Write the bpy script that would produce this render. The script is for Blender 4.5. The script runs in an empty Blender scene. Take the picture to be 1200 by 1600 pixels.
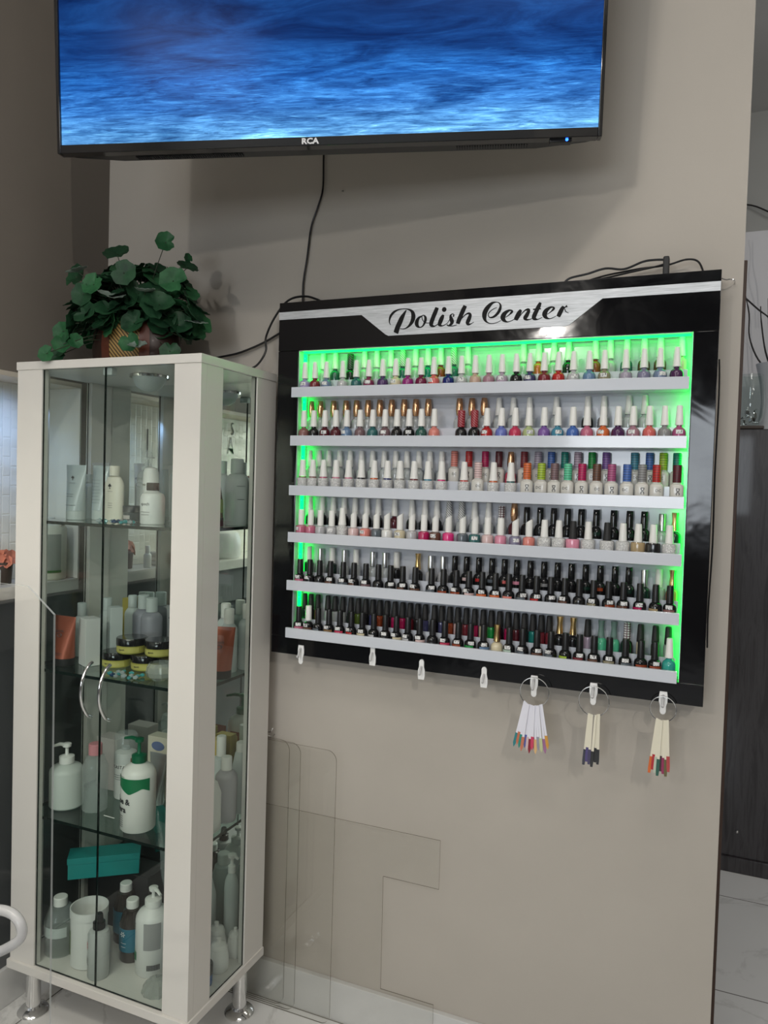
import bpy, bmesh, math, random
from mathutils import Vector, Matrix, noise

PI = math.pi
RAD = math.radians
random.seed(7)
SC = bpy.context.scene
COL = SC.collection

# ------------------------------------------------------------------ camera
# world: x along the main wall, y into the wall, z up; eye level is z = 0 while building, the floor is
# moved to z = 0 at the very end (everything is lifted by EYE)
EYE = 1.46
yaw, pitch, roll = RAD(22.884), RAD(1.8767), RAD(-1.6845)
fwd = Vector((-math.sin(yaw)*math.cos(pitch), math.cos(yaw)*math.cos(pitch), -math.sin(pitch)))
rgt = Vector((math.cos(yaw), math.sin(yaw), 0))
dwn = fwd.cross(rgt)
r2 = math.cos(roll)*rgt + math.sin(roll)*dwn
d2 = -math.sin(roll)*rgt + math.cos(roll)*dwn
cam_data = bpy.data.cameras.new('camera')
cam_data.sensor_fit = 'HORIZONTAL'
cam_data.sensor_width = 36.0
cam_data.lens = 1187.6/1200*36.0
cam_data.clip_start = 0.05
cam = bpy.data.objects.new('camera', cam_data)
COL.objects.link(cam)
rot = Matrix((r2, -d2, -fwd)).transposed()
cam.matrix_world = rot.to_4x4()
SC.camera = cam

# ------------------------------------------------------------------ world, lights, exposure
SC.view_settings.view_transform = 'Standard'
SC.view_settings.look = 'None'
SC.view_settings.gamma = 1.0
SC.view_settings.use_curve_mapping = False
SC.view_settings.exposure = 0.0
SC.cycles.transparent_max_bounces = 48
SC.cycles.glossy_bounces = 8
SC.cycles.max_bounces = 14
SC.cycles.sample_clamp_indirect = 6
wd = bpy.data.worlds.new('room_air'); SC.world = wd; wd.use_nodes = True
wd.node_tree.nodes['Background'].inputs[0].default_value = (0.55, 0.6, 0.68, 1)
wd.node_tree.nodes['Background'].inputs[1].default_value = 0.3

def area(name, loc, aim, sx, sy, power, color=(1, 1, 1), shape='RECTANGLE', spread=180):
    l = bpy.data.lights.new(name, 'AREA'); l.shape = shape
    l.size = sx; l.size_y = sy; l.energy = power; l.color = color
    l.spread = RAD(spread)
    o = bpy.data.objects.new(name, l); COL.objects.link(o)
    o.location = loc
    o.rotation_euler = (Vector(aim)-Vector(loc)).to_track_quat('-Z', 'Y').to_euler()
    return o

# the lamp whose light throws the television's crisp shadow on the wall
area('track_lamp', (-1.10, -2.25, 1.19), (-0.6, 1.85, 0.0), 0.11, 0.11, 14, (1, .95, .88), 'DISK')
# added light on the right; an added unseen board gives it a slanting edge
area('added_light_right', (1.2, -1.6, 1.5), (-0.1, 1.85, 0.5), 0.014, 0.014, 21, (1, .94, .85), 'DISK')
# ceiling panels of the salon
area('ceiling_panel_front', (-0.1, 0.15, 1.86), (-0.1, 0.15, 0), 1.2, 0.5, 15, (1, .955, .9))
area('ceiling_panel_left', (-1.3, -0.9, 1.86), (-1.0, 0.2, 0), 0.6, 0.6, 9, (1, .955, .9))
area('ceiling_panel_right', (1.9, -1.2, 1.86), (1.9, -1.2, 0), 1.0, 0.6, 10, (1, .97, .94))
# daylight from the shop front behind the camera
area('shop_window_daylight', (-0.35, -3.8, 0.27), (-0.2, 1.8, -0.1), 1.7, 0.95, 46, (.86, .93, 1))
# lamps of back room and niche; the blue light is added to tint tiles
area('back_room_lamp', (1.6, 2.6, 1.85), (1.3, 2.9, 0), 0.8, 0.5, 20, (1, .98, .96))
area('niche_lamp', (-1.76, .45, .262), (-1.84, .45, -.1), .04, 1.9, 17, (1, .96, .84))
area('added_niche_blue_light', (-1.748, 1.58, .262), (-1.86, 1.58, .08), .02, .28, .45, (.35, .55, 1), spread=110)

# ------------------------------------------------------------------ materials
def mat(name, rgb=(.8, .8, .8), rough=.5, metal=0.0, coat=0.0, spec=.5, emit=None, es=1.0, trans=0.0, alpha=1.0, ior=1.45, sub=0.0):
    m = bpy.data.materials.new(name); m.use_nodes = True
    b = m.node_tree.nodes['Principled BSDF']
    b.inputs['Base Color'].default_value = (*rgb, 1)
    b.inputs['Roughness'].default_value = rough
    b.inputs['Metallic'].default_value = metal
    b.inputs['Coat Weight'].default_value = coat
    b.inputs['Coat Roughness'].default_value = .05
    b.inputs['Specular IOR Level'].default_value = spec
    b.inputs['Transmission Weight'].default_value = trans
    b.inputs['IOR'].default_value = ior
    b.inputs['Alpha'].default_value = alpha
    b.inputs['Subsurface Weight'].default_value = sub
    if emit:
        b.inputs['Emission Color'].default_value = (*emit, 1)
        b.inputs['Emission Strength'].default_value = es
    return m

def nd(m, t, **kw):
    n = m.node_tree.nodes.new(t)
    for k, v in kw.items():
        if k in n.inputs.keys() if hasattr(n.inputs, 'keys') else False:
            n.inputs[k].default_value = v
        else:
            setattr(n, k, v)
    return n
def lk(m, a, b): m.node_tree.links.new(a, b)
def bsdf(m): return m.node_tree.nodes['Principled BSDF']
def ramp(m, pts, fac=None, interp='LINEAR'):
    n = m.node_tree.nodes.new('ShaderNodeValToRGB'); cr = n.color_ramp; cr.interpolation = interp
    while len(cr.elements) > 1: cr.elements.remove(cr.elements[-1])
    cr.elements[0].position = pts[0][0]; cr.elements[0].color = (*pts[0][1], 1)
    for p, c in pts[1:]:
        e = cr.elements.new(p); e.color = (*c, 1)
    if fac is not None: lk(m, fac, n.inputs[0])
    return n
def coords(m, scale=(1, 1, 1), kind='Object', loc=(0, 0, 0), rotn=(0, 0, 0)):
    t = nd(m, 'ShaderNodeTexCoord'); mp = nd(m, 'ShaderNodeMapping')
    mp.inputs['Scale'].default_value = scale; mp.inputs['Location'].default_value = loc
    mp.inputs['Rotation'].default_value = rotn
    lk(m, t.outputs[kind], mp.inputs[0]); return mp.outputs[0]
def noise_tex(m, vec, scale=5, detail=4, rough=.5, dist=0.0):
    n = nd(m, 'ShaderNodeTexNoise'); n.inputs['Scale'].default_value = scale
    n.inputs['Detail'].default_value = detail; n.inputs['Roughness'].default_value = rough
    n.inputs['Distortion'].default_value = dist
    lk(m, vec, n.inputs['Vector']); return n.outputs['Fac']
def bump(m, h, strength=.1, dist=.01):
    b = nd(m, 'ShaderNodeBump'); b.inputs['Strength'].default_value = strength
    b.inputs['Distance'].default_value = dist
    lk(m, h, b.inputs['Height']); lk(m, b.outputs[0], bsdf(m).inputs['Normal']); return b

def glass_mat(name, tint=(.93, .97, .95), rough=0.01, refl=1.0, ior=1.45):
    """clear sheet: straight see-through with a tint, plus the mirror reflection of its surface"""
    m = bpy.data.materials.new(name); m.use_nodes = True
    nt = m.node_tree; nt.nodes.clear()
    out = nt.nodes.new('ShaderNodeOutputMaterial'); mx = nt.nodes.new('ShaderNodeMixShader')
    tr = nt.nodes.new('ShaderNodeBsdfTransparent'); gl = nt.nodes.new('ShaderNodeBsdfGlossy')
    lw = nt.nodes.new('ShaderNodeLayerWeight'); lw.inputs[0].default_value = .5
    pw = nt.nodes.new('ShaderNodeMath'); pw.operation = 'POWER'; pw.inputs[1].default_value = 5; nt.links.new(lw.outputs['Facing'], pw.inputs[0])
    fr = nt.nodes.new('ShaderNodeMath'); fr.operation = 'MULTIPLY_ADD'; nt.links.new(pw.outputs[0], fr.inputs[0])
    f0 = ((ior-1)/(ior+1))**2; fr.inputs[1].default_value = 1-f0; fr.inputs[2].default_value = f0
    tr.inputs[0].default_value = (*tint, 1); gl.inputs[0].default_value = (refl, refl, refl, 1); gl.inputs['Roughness'].default_value = rough
    nt.links.new(fr.outputs[0], mx.inputs[0]); nt.links.new(tr.outputs[0], mx.inputs[1]); nt.links.new(gl.outputs[0], mx.inputs[2])
    nt.links.new(mx.outputs[0], out.inputs[0])
    return m

M = {}
def paint(name, rgb, bs=.06):
    m = mat(name, rgb, .62, spec=.35)
    v = coords(m); f = noise_tex(m, v, 3, 3)
    r = ramp(m, [(0.3, tuple(c*.96 for c in rgb)), (0.7, tuple(min(1, c*1.03) for c in rgb))], f)
    lk(m, r.outputs[0], bsdf(m).inputs['Base Color'])
    bump(m, noise_tex(m, v, 260, 3), bs, .002)
    return m
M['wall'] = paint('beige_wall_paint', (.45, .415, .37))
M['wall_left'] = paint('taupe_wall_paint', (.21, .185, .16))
M['wall_grey'] = paint('grey_wall_paint', (.42, .42, .40))
M['wall_dim'] = paint('dark_taupe_wall_paint', (.17, .16, .15))
M['wall_white'] = paint('white_wall_paint', (.62, .62, .64))
M['ceiling'] = paint('ceiling_paint', (.7, .69, .66))
M['white_lacquer'] = mat('white_lacquer', (.70, .68, .64), .33, coat=.15)
M['white_plastic'] = mat('white_plastic', (.78, .78, .76), .35)
M['cap_white'] = mat('white_cap_plastic', (.80, .80, .77), .32)
M['shelf_white'] = mat('white_shelf_acrylic', (.60, .63, .69), .14, coat=.3)
M['black'] = mat('black_plastic', (.012, .012, .013), .3)
M['black_matte'] = mat('matte_black_plastic', (.018, .018, .019), .55)
M['black_gloss'] = mat('glossy_black_plastic', (.008, .008, .009), .12, coat=.4)
M['chrome'] = mat('chrome', (.8, .8, .8), .12, 1)
M['steel'] = mat('steel', (.55, .54, .52), .3, 1)
M['gold'] = mat('gold_metal', (.83, .58, .26), .22, 1)
M['rose_gold'] = mat('rose_gold_metal', (.72, .42, .24), .25, 1)
M['silver'] = mat('silver_metal', (.62, .63, .64), .28, 1)
M['glass'] = glass_mat('cabinet_glass', (.925, .955, .94), .0, .75)
M['shelf_glass'] = glass_mat('shelf_glass', (.80, .88, .85), .0, 1.0)
M['clear'] = glass_mat('clear_glass', (.9, .93, .92), .03, 1.0)
M['clear_body'] = mat('clear_plastic', (.62, .68, .67), .08, coat=1.0, alpha=.26)
M['acrylic'] = glass_mat('acrylic_sheet', (.985, .985, .98), .0, .7, 1.4)
M['acrylic_edge'] = glass_mat('acrylic_edge', (.42, .40, .36), .2, .8)
M['front_edge'] = mat('acrylic_bright_edge', (.55, .58, .58), .3, alpha=.55)
M['glass_edge'] = mat('dark_glass_edge', (.006, .014, .012), .15)
M['mirror'] = mat('mirror', (.78, .82, .80), .01, 1)
M['frosted'] = mat('frosted_plastic', (.55, .60, .59), .45, alpha=.93)
M['frosted_clear'] = mat('frosted_clear_plastic', (.6, .65, .64), .35, alpha=.45)
M['grey_tube'] = mat('grey_tube_plastic', (.44, .50, .51), .3, coat=.2)
M['cream'] = mat('cream_plastic', (.74, .70, .60), .35)
M['copper'] = mat('copper_tube', (.36, .105, .065), .34, .5)
M['brown_tube'] = mat('rust_brown_tube', (.26, .075, .045), .35, .3)
M['silver_tube'] = mat('silver_tube', (.58, .59, .60), .3, .7)
M['text_dark'] = mat('dark_print', (.05, .05, .055), .5)
M['text_white'] = mat('white_print', (.85, .85, .85), .5)
M['green_print'] = mat('green_print', (.01, .18, .07), .4)
M['green_pump'] = mat('green_pump_plastic', (.005, .12, .055), .3)
M['jar_yellow'] = mat('yellow_jar_glass', (.42, .39, .09), .25, coat=.3)
M['amber'] = mat('dark_amber_glass', (.022, .016, .012), .08, coat=.6)
M['teal_box'] = mat('teal_card', (.015, .28, .27), .45)
M['blue_label'] = mat('blue_label', (.012, .16, .25), .4)
M['blue'] = mat('blue_plastic', (.03, .11, .32), .35)
M['pink'] = mat('pink_cap_plastic', (.62, .26, .29), .35)
M['yellow_box'] = mat('yellow_card', (.55, .42, .12), .5)
M['gold_box'] = mat('olive_gold_card', (.36, .30, .07), .5)
M['carton'] = mat('grey_card', (.48, .44, .42), .55)
M['cream_box'] = mat('cream_card', (.66, .61, .50), .55)
M['led_green'] = mat('green_led_strip', (0, .4, .2), .5, emit=(.0, 1.0, .055), es=7)
M['led_top'] = mat('green_led_strip_top', (0, .4, .2), .5, emit=(.0, 1.0, .055), es=6)
M['led_cyan'] = mat('cyan_led', (0, .4, .4), .5, emit=(.02, .8, .8), es=1.5)
M['hook_white'] = mat('white_hook_plastic', (.85, .85, .85), .3)
M['brown_wood'] = mat('dark_brown_wood', (.055, .028, .018), .4)
M['gem_teal'] = mat('teal_glass_gem', (.06, .34, .36), .06, coat=.6, spec=.9)
M['gem_clear'] = mat('clear_glass_gem', (.38, .44, .45), .05, coat=.8, spec=1)
M['gem_navy'] = mat('navy_glass_gem', (.015, .05, .13), .06, coat=.8)
M['tip_white'] = mat('white_nail_tip', (.76, .76, .84), .35)
M['tip_cream'] = mat('cream_nail_tip', (.75, .71, .58), .4)
M['branch'] = mat('dark_branch', (.02, .018, .018), .6)
M['tray'] = mat('dark_tray', (.06, .045, .035), .5)

def marble():
    m = mat('white_marble_tile', (.7, .7, .68), .16, coat=.1)
    v = coords(m)
    n1 = noise_tex(m, v, 1.3, 8, .62, 1.6)
    vein = ramp(m, [(0, (0, 0, 0)), (.475, (0, 0, 0)), (.5, (1, 1, 1)), (.525, (0, 0, 0))], n1)
    base = ramp(m, [(.3, (.60, .60, .585)), (.7, (.72, .715, .70))], noise_tex(m, v, .9, 4))
    mx = nd(m, 'ShaderNodeMix', data_type='RGBA'); mx.inputs[7].default_value = (.46, .455, .44, 1)
    sc = nd(m, 'ShaderNodeMath', operation='MULTIPLY'); sc.inputs[1].default_value = .55
    lk(m, vein.outputs[0], sc.inputs[0]); lk(m, sc.outputs[0], mx.inputs[0]); lk(m, base.outputs[0], mx.inputs[6])
    # tile joints
    sx = nd(m, 'ShaderNodeSeparateXYZ'); lk(m, v, sx.inputs[0])
    js = []
    for ax, off, size, w in ((1, 1.84, .59, .0045), (0, .72, 1.18, .0022)):
        a = nd(m, 'ShaderNodeMath', operation='SUBTRACT'); lk(m, sx.outputs[ax], a.inputs[0]); a.inputs[1].default_value = off
        d = nd(m, 'ShaderNodeMath', operation='DIVIDE'); lk(m, a.outputs[0], d.inputs[0]); d.inputs[1].default_value = size
        f = nd(m, 'ShaderNodeMath', operation='FRACT'); lk(m, d.outputs[0], f.inputs[0])
        c = nd(m, 'ShaderNodeMath', operation='LESS_THAN'); lk(m, f.outputs[0], c.inputs[0]); c.inputs[1].default_value = w*1.6
        js.append(c)
    mxm = nd(m, 'ShaderNodeMath', operation='MAXIMUM'); lk(m, js[0].outputs[0], mxm.inputs[0]); lk(m, js[1].outputs[0], mxm.inputs[1])
    m2 = nd(m, 'ShaderNodeMix', data_type='RGBA'); lk(m, mxm.outputs[0], m2.inputs[0]); lk(m, mx.outputs[2], m2.inputs[6])
    m2.inputs[7].default_value = (.16, .15, .14, 1)
    lk(m, m2.outputs[2], bsdf(m).inputs['Base Color'])
    return m
M['marble'] = marble()

def skirting():
    m = mat('white_marble_skirting', (.62, .62, .61), .3)
    v = coords(m)
    r = ramp(m, [(.3, (.55, .55, .54)), (.7, (.68, .68, .67))], noise_tex(m, v, 2.5, 6, .6, 1))
    lk(m, r.outputs[0], bsdf(m).inputs['Base Color']); return m
M['skirting'] = skirting()

def wavy_tile():
    m = mat('white_relief_tile', (.72, .71, .64), .35)
    v = coords(m, (1, 1, 1), rotn=(0, PI/2, 0))
    b = nd(m, 'ShaderNodeTexBrick'); lk(m, v, b.inputs['Vector'])
    b.inputs['Scale'].default_value = 9; b.inputs['Mortar Size'].default_value = .03; b.inputs['Mortar Smooth'].default_value = 1
    b.inputs['Color1'].default_value = (1, 1, 1, 1); b.inputs['Color2'].default_value = (.75, .75, .75, 1); b.inputs['Mortar'].default_value = (0, 0, 0, 1)
    w = nd(m, 'ShaderNodeTexWave'); lk(m, v, w.inputs['Vector']); w.inputs['Scale'].default_value = 4; w.inputs['Distortion'].default_value = 3
    ad = nd(m, 'ShaderNodeMath', operation='ADD'); lk(m, b.outputs['Color'], ad.inputs[0]); lk(m, w.outputs['Fac'], ad.inputs[1])
    bump(m, ad.outputs[0], .22, .012); return m
M['relief_tile'] = wavy_tile()

def frame_black():
    m = mat('glossy_black_acrylic', (.004, .004, .005), .13, spec=.5)
    v = coords(m)
    r = ramp(m, [(.35, (.06, .06, .06)), (.75, (.15, .15, .15))], noise_tex(m, v, 10, 5, .6, 1))
    lk(m, r.outputs[0], bsdf(m).inputs['Roughness'])
    bump(m, noise_tex(m, v, 7, 3, .5, .6), .10, .012); return m
M['frame_black'] = frame_black()

def brushed():
    m = mat('brushed_silver', (.60, .62, .64), .42, .35)
    v = coords(m, (3, 1, 70))
    r = ramp(m, [(.3, (.38, .40, .42)), (.7, (.62, .64, .67))], noise_tex(m, v, 7, 4, .6, .4))
    lk(m, r.outputs[0], bsdf(m).inputs['Base Color'])
    return m
M['brushed'] = brushed()

def dark_wood():
    m = mat('dark_wood_grain', (.03, .026, .028), .35, coat=.2)
    v = coords(m, (14, 14, 1.2))
    r = ramp(m, [(.35, (.018, .015, .016)), (.5, (.05, .045, .048)), (.65, (.022, .019, .02))], noise_tex(m, v, 3, 6, .65, .6))
    lk(m, r.outputs[0], bsdf(m).inputs['Base Color']); return m
M['dark_wood'] = dark_wood()

def sea_screen():
    """the television picture: rough dark blue sea far up, pale ripples near the lower edge; the screen emits"""
    m = mat('sea_picture_screen', (.0, .0, .0), .18, spec=.08)
    b = bsdf(m)
    t = nd(m, 'ShaderNodeTexCoord'); s = nd(m, 'ShaderNodeSeparateXYZ'); lk(m, t.outputs['UV'], s.inputs[0])
    # ripples stretched sideways, finer towards the lower part
    def layer(sx, sy, sc, det, ro, di):
        mp = nd(m, 'ShaderNodeMapping'); mp.inputs['Scale'].default_value = (sx, sy, 1); lk(m, t.outputs['UV'], mp.inputs[0])
        return noise_tex(m, mp.outputs[0], sc, det, ro, di)
    big = layer(2.6, 7.0, 1.6, 7, .62, 1.1)
    fine = layer(9, 62, 1.6, 7, .70, 1.1)
    g = ramp(m, [(0, (.16, .46, .86)), (.035, (.12, .40, .84)), (.10, (.05, .24, .68)), (.19, (.018, .14, .50)), (.27, (.007, .062, .26)), (.40, (.005, .042, .18)), (1, (.005, .04, .16))], s.outputs[1])
    def mul(a, bb, mode='MULTIPLY', f=1.0):
        x = nd(m, 'ShaderNodeMix', data_type='RGBA', blend_type=mode); x.inputs[0].default_value = f
        lk(m, a, x.inputs[6]); lk(m, bb, x.inputs[7]); return x.outputs[2]
    fr = ramp(m, [(.32, (.28, .34, .42)), (.47, (.75, .8, .85)), (.60, (1.5, 1.4, 1.25)), (.70, (2.9, 2.2, 1.55))], fine)
    br = ramp(m, [(.34, (.30, .42, .55)), (.5, (.95, .95, 1)), (.66, (1.9, 1.75, 1.6))], big)
    k = mul(g.outputs[0], br.outputs[0])
    up = ramp(m, [(.0, (1, 1, 1)), (.20, (.9, .9, .9)), (.32, (.15, .15, .15)), (.5, (.0, .0, .0))], s.outputs[1])
    x = nd(m, 'ShaderNodeMix', data_type='RGBA', blend_type='MULTIPLY'); lk(m, up.outputs[0], x.inputs[0]); lk(m, k, x.inputs[6]); lk(m, fr.outputs[0], x.inputs[7])
    lk(m, x.outputs[2], b.inputs['Emission Color']); b.inputs['Emission Strength'].default_value = 1.05
    return m
M['sea'] = sea_screen()

def swirl_label():
    m = mat('white_label_with_grey_swirls', (.75, .75, .73), .4)
    v = coords(m)
    oi = nd(m, 'ShaderNodeObjectInfo'); va = nd(m, 'ShaderNodeVectorMath', operation='ADD'); lk(m, v, va.inputs[0]); lk(m, oi.outputs['Random'], va.inputs[1])
    n = noise_tex(m, va.outputs[0], 150, 2, .5, 2.5)
    r = ramp(m, [(.0, (.74, .74, .72)), (.44, (.74, .74, .72)), (.48, (.15, .15, .16)), (.52, (.7, .7, .68)), (.60, (.33, .33, .34)), (.66, (.74, .74, .72))], n)
    lk(m, r.outputs[0], bsdf(m).inputs['Base Color']); return m
M['swirl'] = swirl_label()
def sticker():
    m = mat('white_number_sticker', (.8, .8, .8), .5)
    v = coords(m, (1, 1, .4))
    oi = nd(m, 'ShaderNodeObjectInfo'); va = nd(m, 'ShaderNodeVectorMath', operation='ADD'); lk(m, v, va.inputs[0]); lk(m, oi.outputs['Random'], va.inputs[1])
    r = ramp(m, [(.0, (.78, .78, .77)), (.54, (.78, .78, .77)), (.60, (.16, .16, .17))], noise_tex(m, va.outputs[0], 480, 1, .5, 1))
    lk(m, r.outputs[0], bsdf(m).inputs['Base Color']); return m
M['sticker'] = sticker()
def weave():
    m = mat('bamboo_weave', (.30, .20, .07), .5)
    v = coords(m, (1, 1, 1))
    w1 = nd(m, 'ShaderNodeTexWave'); w1.bands_direction = 'DIAGONAL'; lk(m, v, w1.inputs['Vector']); w1.inputs['Scale'].default_value = 55; w1.inputs['Distortion'].default_value = 1
    r = ramp(m, [(.2, (.05, .03, .012)), (.6, (.34, .22, .075))], w1.outputs['Fac'])
    lk(m, r.outputs[0], bsdf(m).inputs['Base Color']); return m
M['weave'] = weave()
def leaf_mat(name, a, b):
    m = mat(name, a, .48, spec=.3)
    v = coords(m)
    r = ramp(m, [(.35, a), (.68, b)], noise_tex(m, v, 30, 4, .6))
    lk(m, r.outputs[0], bsdf(m).inputs['Base Color']); return m
M['leaf'] = leaf_mat('dark_green_leaf', (.008, .034, .016), (.02, .075, .032))
M['leaf_pale'] = leaf_mat('bright_green_leaf', (.014, .075, .028), (.035, .14, .055))
M['leaf_grey'] = leaf_mat('grey_green_leaf_underside', (.10, .14, .12), (.24, .30, .26))

# ------------------------------------------------------------------ mesh helpers
class MB:
    def __init__(s): s.v = []; s.f = []; s.m = []; s.mats = []; s.flat = set()
    def _mi(s, m):
        if m is None: return 0
        if m not in s.mats: s.mats.append(m)
        return s.mats.index(m)
    def add(s, vs, fs, m=None):
        k = len(s.v); s.v += [tuple(v) for v in vs]; i = s._mi(m)
        for f in fs: s.f.append(tuple(k+a for a in f)); s.m.append(i)
        return s
    def box(s, x0, x1, y0, y1, z0, z1, m=None, bev=0.0, seg=2):
        if bev <= 0:
            vs = [(x, y, z) for z in (z0, z1) for y in (y0, y1) for x in (x0, x1)]
            return s.add(vs, [(0, 2, 3, 1), (4, 5, 7, 6), (0, 1, 5, 4), (2, 6, 7, 3), (0, 4, 6, 2), (1, 3, 7, 5)], m)
        bm = bmesh.new(); bmesh.ops.create_cube(bm, size=1)
        for v in bm.verts: v.co = Vector(((x0+x1)/2+v.co.x*(x1-x0), (y0+y1)/2+v.co.y*(y1-y0), (z0+z1)/2+v.co.z*(z1-z0)))
        bmesh.ops.bevel(bm, geom=bm.edges[:], offset=bev, segments=seg, profile=.5, affect='EDGES')
        bm.verts.index_update()
        bm.normal_update(); k = len(s.f)
        for i, f in enumerate(bm.faces):
            if max(abs(f.normal.x), abs(f.normal.y), abs(f.normal.z)) > .9999: s.flat.add(k+i)
        s.add([v.co[:] for v in bm.verts], [[v.index for v in f.verts] for f in bm.faces], m); bm.free(); return s
    def lathe(s, prof, c=(0, 0, 0), n=20, m=None, sq=2.0, ax=1.0, ay=1.0, cap=True):
        """prof: (r, z) from bottom to top; sq > 2 makes the section squarer"""
        vs = []; fs = []
        for r, z in prof:
            for i in range(n):
                t = 2*PI*i/n; ct, st = math.cos(t), math.sin(t)
                k = 1.0
                if sq != 2.0: k = (abs(ct)**sq+abs(st)**sq)**(-1/sq)
                vs.append((c[0]+r*k*ct*ax, c[1]+r*k*st*ay, c[2]+z))
        for j in range(len(prof)-1):
            for i in range(n):
                a = j*n+i; b = j*n+(i+1) % n
                fs.append((a, b, b+n, a+n))
        if cap:
            if prof[0][0] > 1e-6: fs.append(tuple(reversed(range(n))))
            if prof[-1][0] > 1e-6: fs.append(tuple(range((len(prof)-1)*n, len(prof)*n)))
        return s.add(vs, fs, m)
    def tube(s, pts, r, n=8, m=None, closed=False, smooth=0):
        P = [Vector(p) for p in pts]
        if smooth: P = crv(P, smooth, closed)
        L = len(P); rr = r if isinstance(r, (list, tuple)) else [r]*L
        if len(rr) != L: rr = [rr[min(len(rr)-1, int(i*len(rr)/L))] for i in range(L)]
        vs = []; fs = []; up = None
        for i, p in enumerate(P):
            if closed: t = (P[(i+1) % L]-P[i-1])
            else: t = P[min(i+1, L-1)]-P[max(i-1, 0)]
            t = t.normalized() if t.length > 1e-9 else Vector((0, 0, 1))
            if up is None:
                up = t.orthogonal().normalized()
            up = (up-t*up.dot(t)); up = up.normalized() if up.length > 1e-6 else t.orthogonal().normalized()
            w = t.cross(up)
            for k in range(n):
                a = 2*PI*k/n; q = p+(up*math.cos(a)+w*math.sin(a))*rr[i]; vs.append(q[:])
        rng = L if closed else L-1
        for i in range(rng):
            for k in range(n):
                a = i*n+k; b = i*n+(k+1) % n; c = ((i+1) % L)*n+(k+1) % n; d = ((i+1) % L)*n+k
                fs.append((a, b, c, d))
        if not closed: fs += [tuple(reversed(range(n))), tuple(range((L-1)*n, L*n))]
        return s.add(vs, fs, m)
    def prism(s, poly, y0, y1, m=None, axis='y', em=None):
        """polygon (x, z) given a thickness along y (or (x, y) along z)"""
        n = len(poly)
        if axis == 'y': vs = [(x, y0, z) for x, z in poly]+[(x, y1, z) for x, z in poly]
        elif axis == 'z': vs = [(x, y, y0) for x, y in poly]+[(x, y, y1) for x, y in poly]
        else: vs = [(y0, a, b) for a, b in poly]+[(y1, a, b) for a, b in poly]
        s.add(vs, [tuple(range(n)), tuple(reversed(range(n, 2*n)))], m)
        k = len(s.v)-2*n; i = s._mi(em if em is not None else m)
        for a in range(n):
            b = (a+1) % n; s.f.append((k+a, k+n+a, k+n+b, k+b)); s.m.append(i)
        return s
    def sphere(s, c, r, m=None, n=12, k=8, sz=1.0):
        return s.lathe([(r*math.sin(PI*j/k), -r*sz*math.cos(PI*j/k)) for j in range(k+1)], c, n, m, cap=False)
    def mesh(s, name, angle=38):
        me = bpy.data.meshes.new(name); me.from_pydata(s.v, [], s.f)
        me.polygons.foreach_set('material_index', s.m)
        bm = bmesh.new(); bm.from_mesh(me)
        bmesh.ops.remove_doubles(bm, verts=bm.verts, dist=1e-6)
        bmesh.ops.recalc_face_normals(bm, faces=bm.faces); bm.to_mesh(me); bm.free()
        me.shade_smooth(); me.set_sharp_from_angle(angle=RAD(angle))
        if len(me.polygons) == len(s.f):
            for i in s.flat: me.polygons[i].use_smooth = False
        me.update(); return me
    def build(s, name, m=None, parent=None, loc=(0, 0, 0), angle=38, **k):
        me = s.mesh(name, angle)
        ms = [x for x in s.mats] or [m]
        for x in ms: me.materials.append(x if x is not None else m)
        return link(name, me, parent, loc, **k)

def crv(P, sub, closed=False):
    out = []; L = len(P)
    for i in range(L if closed else L-1):
        if closed: p0, p1, p2, p3 = P[i-1], P[i], P[(i+1) % L], P[(i+2) % L]
        else: p0, p1, p2, p3 = P[max(i-1, 0)], P[i], P[i+1], P[min(i+2, L-1)]
        for k in range(sub):
            t = k/sub
            out.append(.5*((2*p1)+(p2-p0)*t+(2*p0-5*p1+4*p2-p3)*t*t+(3*p1-p0-3*p2+p3)*t**3))
    if not closed: out.append(P[-1])
    return out

def link(name, me, parent=None, loc=(0, 0, 0), label=None, cat=None, group=None, kind=None, rz=0):
    o = bpy.data.objects.new(name, me); COL.objects.link(o)
    if parent is not None: o.parent = parent
    o.location = loc
    if rz: o.rotation_euler[2] = rz
    return tag(o, label, cat, group, kind)
def tag(o, label=None, cat=None, group=None, kind=None):
    if label: o['label'] = label
    if cat: o['category'] = cat
    if group: o['group'] = group
    if kind: o['kind'] = kind
    return o
def thing(name, label, cat, loc=(0, 0, 0), rz=0, group=None):
    o = bpy.data.objects.new(name, None); COL.objects.link(o); o.empty_display_size = .02
    o.location = loc; o.rotation_euler[2] = rz
    return tag(o, label, cat, group)
def struct(mb, name, m, label=None, cat=None):
    return mb.build(name, m, kind='structure', label=label, cat=cat)
def copy_tree(o, parent=None):
    c = o.copy(); COL.objects.link(c); c.parent = parent
    for ch in list(o.children): copy_tree(ch, c)
    return c

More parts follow.
